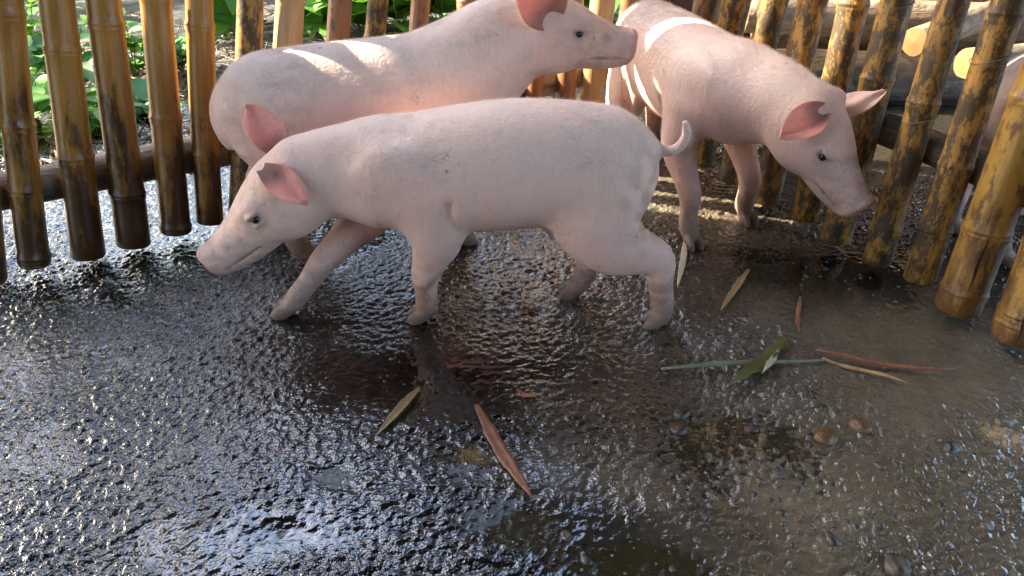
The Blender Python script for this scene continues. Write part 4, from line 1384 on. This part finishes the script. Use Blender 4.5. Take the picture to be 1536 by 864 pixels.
# pebbles set in the mud
def pebble_mesh(seed, mat):
    rr = random.Random(seed)
    bm = bmesh.new()
    bmesh.ops.create_icosphere(bm, subdivisions=2, radius=1.0)
    ph = [rr.uniform(0, 6) for _ in range(6)]
    for v in bm.verts:
        c = v.co.copy()
        s = 1 + 0.16 * math.sin(2.1 * c.x + ph[0]) * math.sin(2.6 * c.y + ph[1]) + 0.10 * math.sin(4.3 * c.z + 3 * c.x + ph[2])
        s += rr.uniform(-0.07, 0.07)
        v.co = Vector((c.x * s, c.y * s * 0.85, max(-0.6, min(0.42, c.z * s * 0.60))))
    me = bpy.data.meshes.new('pebble'); bm.to_mesh(me); bm.free()
    for p in me.polygons:
        p.use_smooth = True
    me.materials.append(mat)
    return me
M['peb_dark'] = simple('pebble_dark', (0.030, 0.027, 0.022), 0.15, 0.4, 40, 0.3, 0.7)
M['peb_grey'] = simple('pebble_grey', (0.07, 0.058, 0.040), 0.18, 0.35, 60, 0.3, 0.6)
M['peb_orange'] = simple('pebble_orange', (0.115, 0.055, 0.017), 0.22, 0.4, 90, 0.3, 0.6)
M['peb_brown'] = simple('pebble_brown', (0.055, 0.032, 0.018), 0.2, 0.4, 60, 0.3, 0.6)
PM = {k: [pebble_mesh(40 + i + j * 7, M[k]) for i in range(3)] for j, k in enumerate(('peb_dark', 'peb_grey', 'peb_orange', 'peb_brown'))}
def pebble(px, py, rpx, kind, sink=0.35, seed=0):
    rr = random.Random(seed)
    c = G(px, py); dpt = (c - _C).dot(_F)
    r = rpx / FPX * dpt
    o = link('pebble', rr.choice(PM[kind]), None, floor)
    o.location = (c.x, c.y, floor_z(c.x, c.y) + r * 0.55 * (0.35 - sink))
    o.scale = (r, r * rr.uniform(0.85, 1.2), r * rr.uniform(0.8, 1.1))
    o.rotation_euler = (rr.uniform(-0.2, 0.2), rr.uniform(-0.2, 0.2), rr.uniform(0, 6.28))
    return o
for i, (x, y, r, k) in enumerate(((1290, 641, 20, 'peb_orange'), (1241, 656, 21, 'peb_orange'), (1128, 640, 13, 'peb_brown'), (1428, 673, 17, 'peb_dark'), (1437, 622, 13, 'peb_grey'),
                                  (1022, 617, 16, 'peb_dark'), (1020, 640, 17, 'peb_brown'), (1166, 706, 10, 'peb_dark'), (1204, 722, 11, 'peb_dark'), (1236, 612, 9, 'peb_dark'),
                                  (1250, 810, 16, 'peb_dark'), (1010, 850, 8, 'peb_brown'), (1120, 620, 12, 'peb_grey'), (1398, 520, 8, 'peb_grey'), (1505, 635, 15, 'peb_grey'),
                                  (1345, 850, 24, 'peb_brown'), (1480, 790, 12, 'peb_grey'), (1175, 770, 11, 'peb_brown'), (1215, 665, 10, 'peb_dark'), (1323, 788, 9, 'peb_brown'),
                                  (1085, 690, 9, 'peb_dark'), (1060, 775, 10, 'peb_dark'), (1320, 700, 10, 'peb_grey'), (850, 800, 11, 'peb_dark'), (880, 838, 12, 'peb_dark'))):
    pebble(x, y, r * 0.9, k, 0.5, 300 + i)
rp = random.Random(4)
cnt = 0
while cnt < 36:
    x = rp.gauss(1190, 190); y = rp.gauss(690, 95)
    if not (930 < x < 1530 and 500 < y < 862):
        continue
    if (x - 1150) ** 2 / 140 ** 2 + (y - 550) ** 2 / 45 ** 2 < 1:
        continue
    pebble(x, y, rp.uniform(4.0, 7.5), rp.choice(('peb_dark', 'peb_brown', 'peb_grey', 'peb_brown')), 0.55, 500 + cnt)
    cnt += 1
# fine grit, one mass
gv = []; gf = []
ico = bmesh.new(); bmesh.ops.create_icosphere(ico, subdivisions=1, radius=1.0)
iv = np.array([v.co for v in ico.verts]); ifc = np.array([[v.index for v in f.verts] for f in ico.faces]); ico.free()
r = np.random.default_rng(9)
ng = 3500
gxs = np.where(r.random(ng) < 0.6, r.normal(0.42, 0.30, ng), r.uniform(-0.95, 1.1, ng)); gys = r.uniform(0.55, 1.6, ng)
gr = 0.0011 + 0.0030 * r.random(ng) ** 3
for x, y, q in zip(gxs, gys, gr):
    gf.append(ifc + len(gv) * len(iv))
    s = np.array([1, r.uniform(0.7, 1.2), r.uniform(0.5, 0.9)]) * q
    a = r.uniform(0, 6.28)
    w = iv * s * (1 + r.uniform(-0.15, 0.15, (len(iv), 1)))
    w = np.stack([w[:, 0] * math.cos(a) - w[:, 1] * math.sin(a), w[:, 0] * math.sin(a) + w[:, 1] * math.cos(a), w[:, 2]], 1)
    gv.append(w + np.array([x, y, floor_z(x, y) + q * 0.2]))
grit = link('grit', mesh_np('grit', np.concatenate(gv), np.concatenate(gf)), M['peb_grey'], floor)
grit['kind'] = 'stuff'
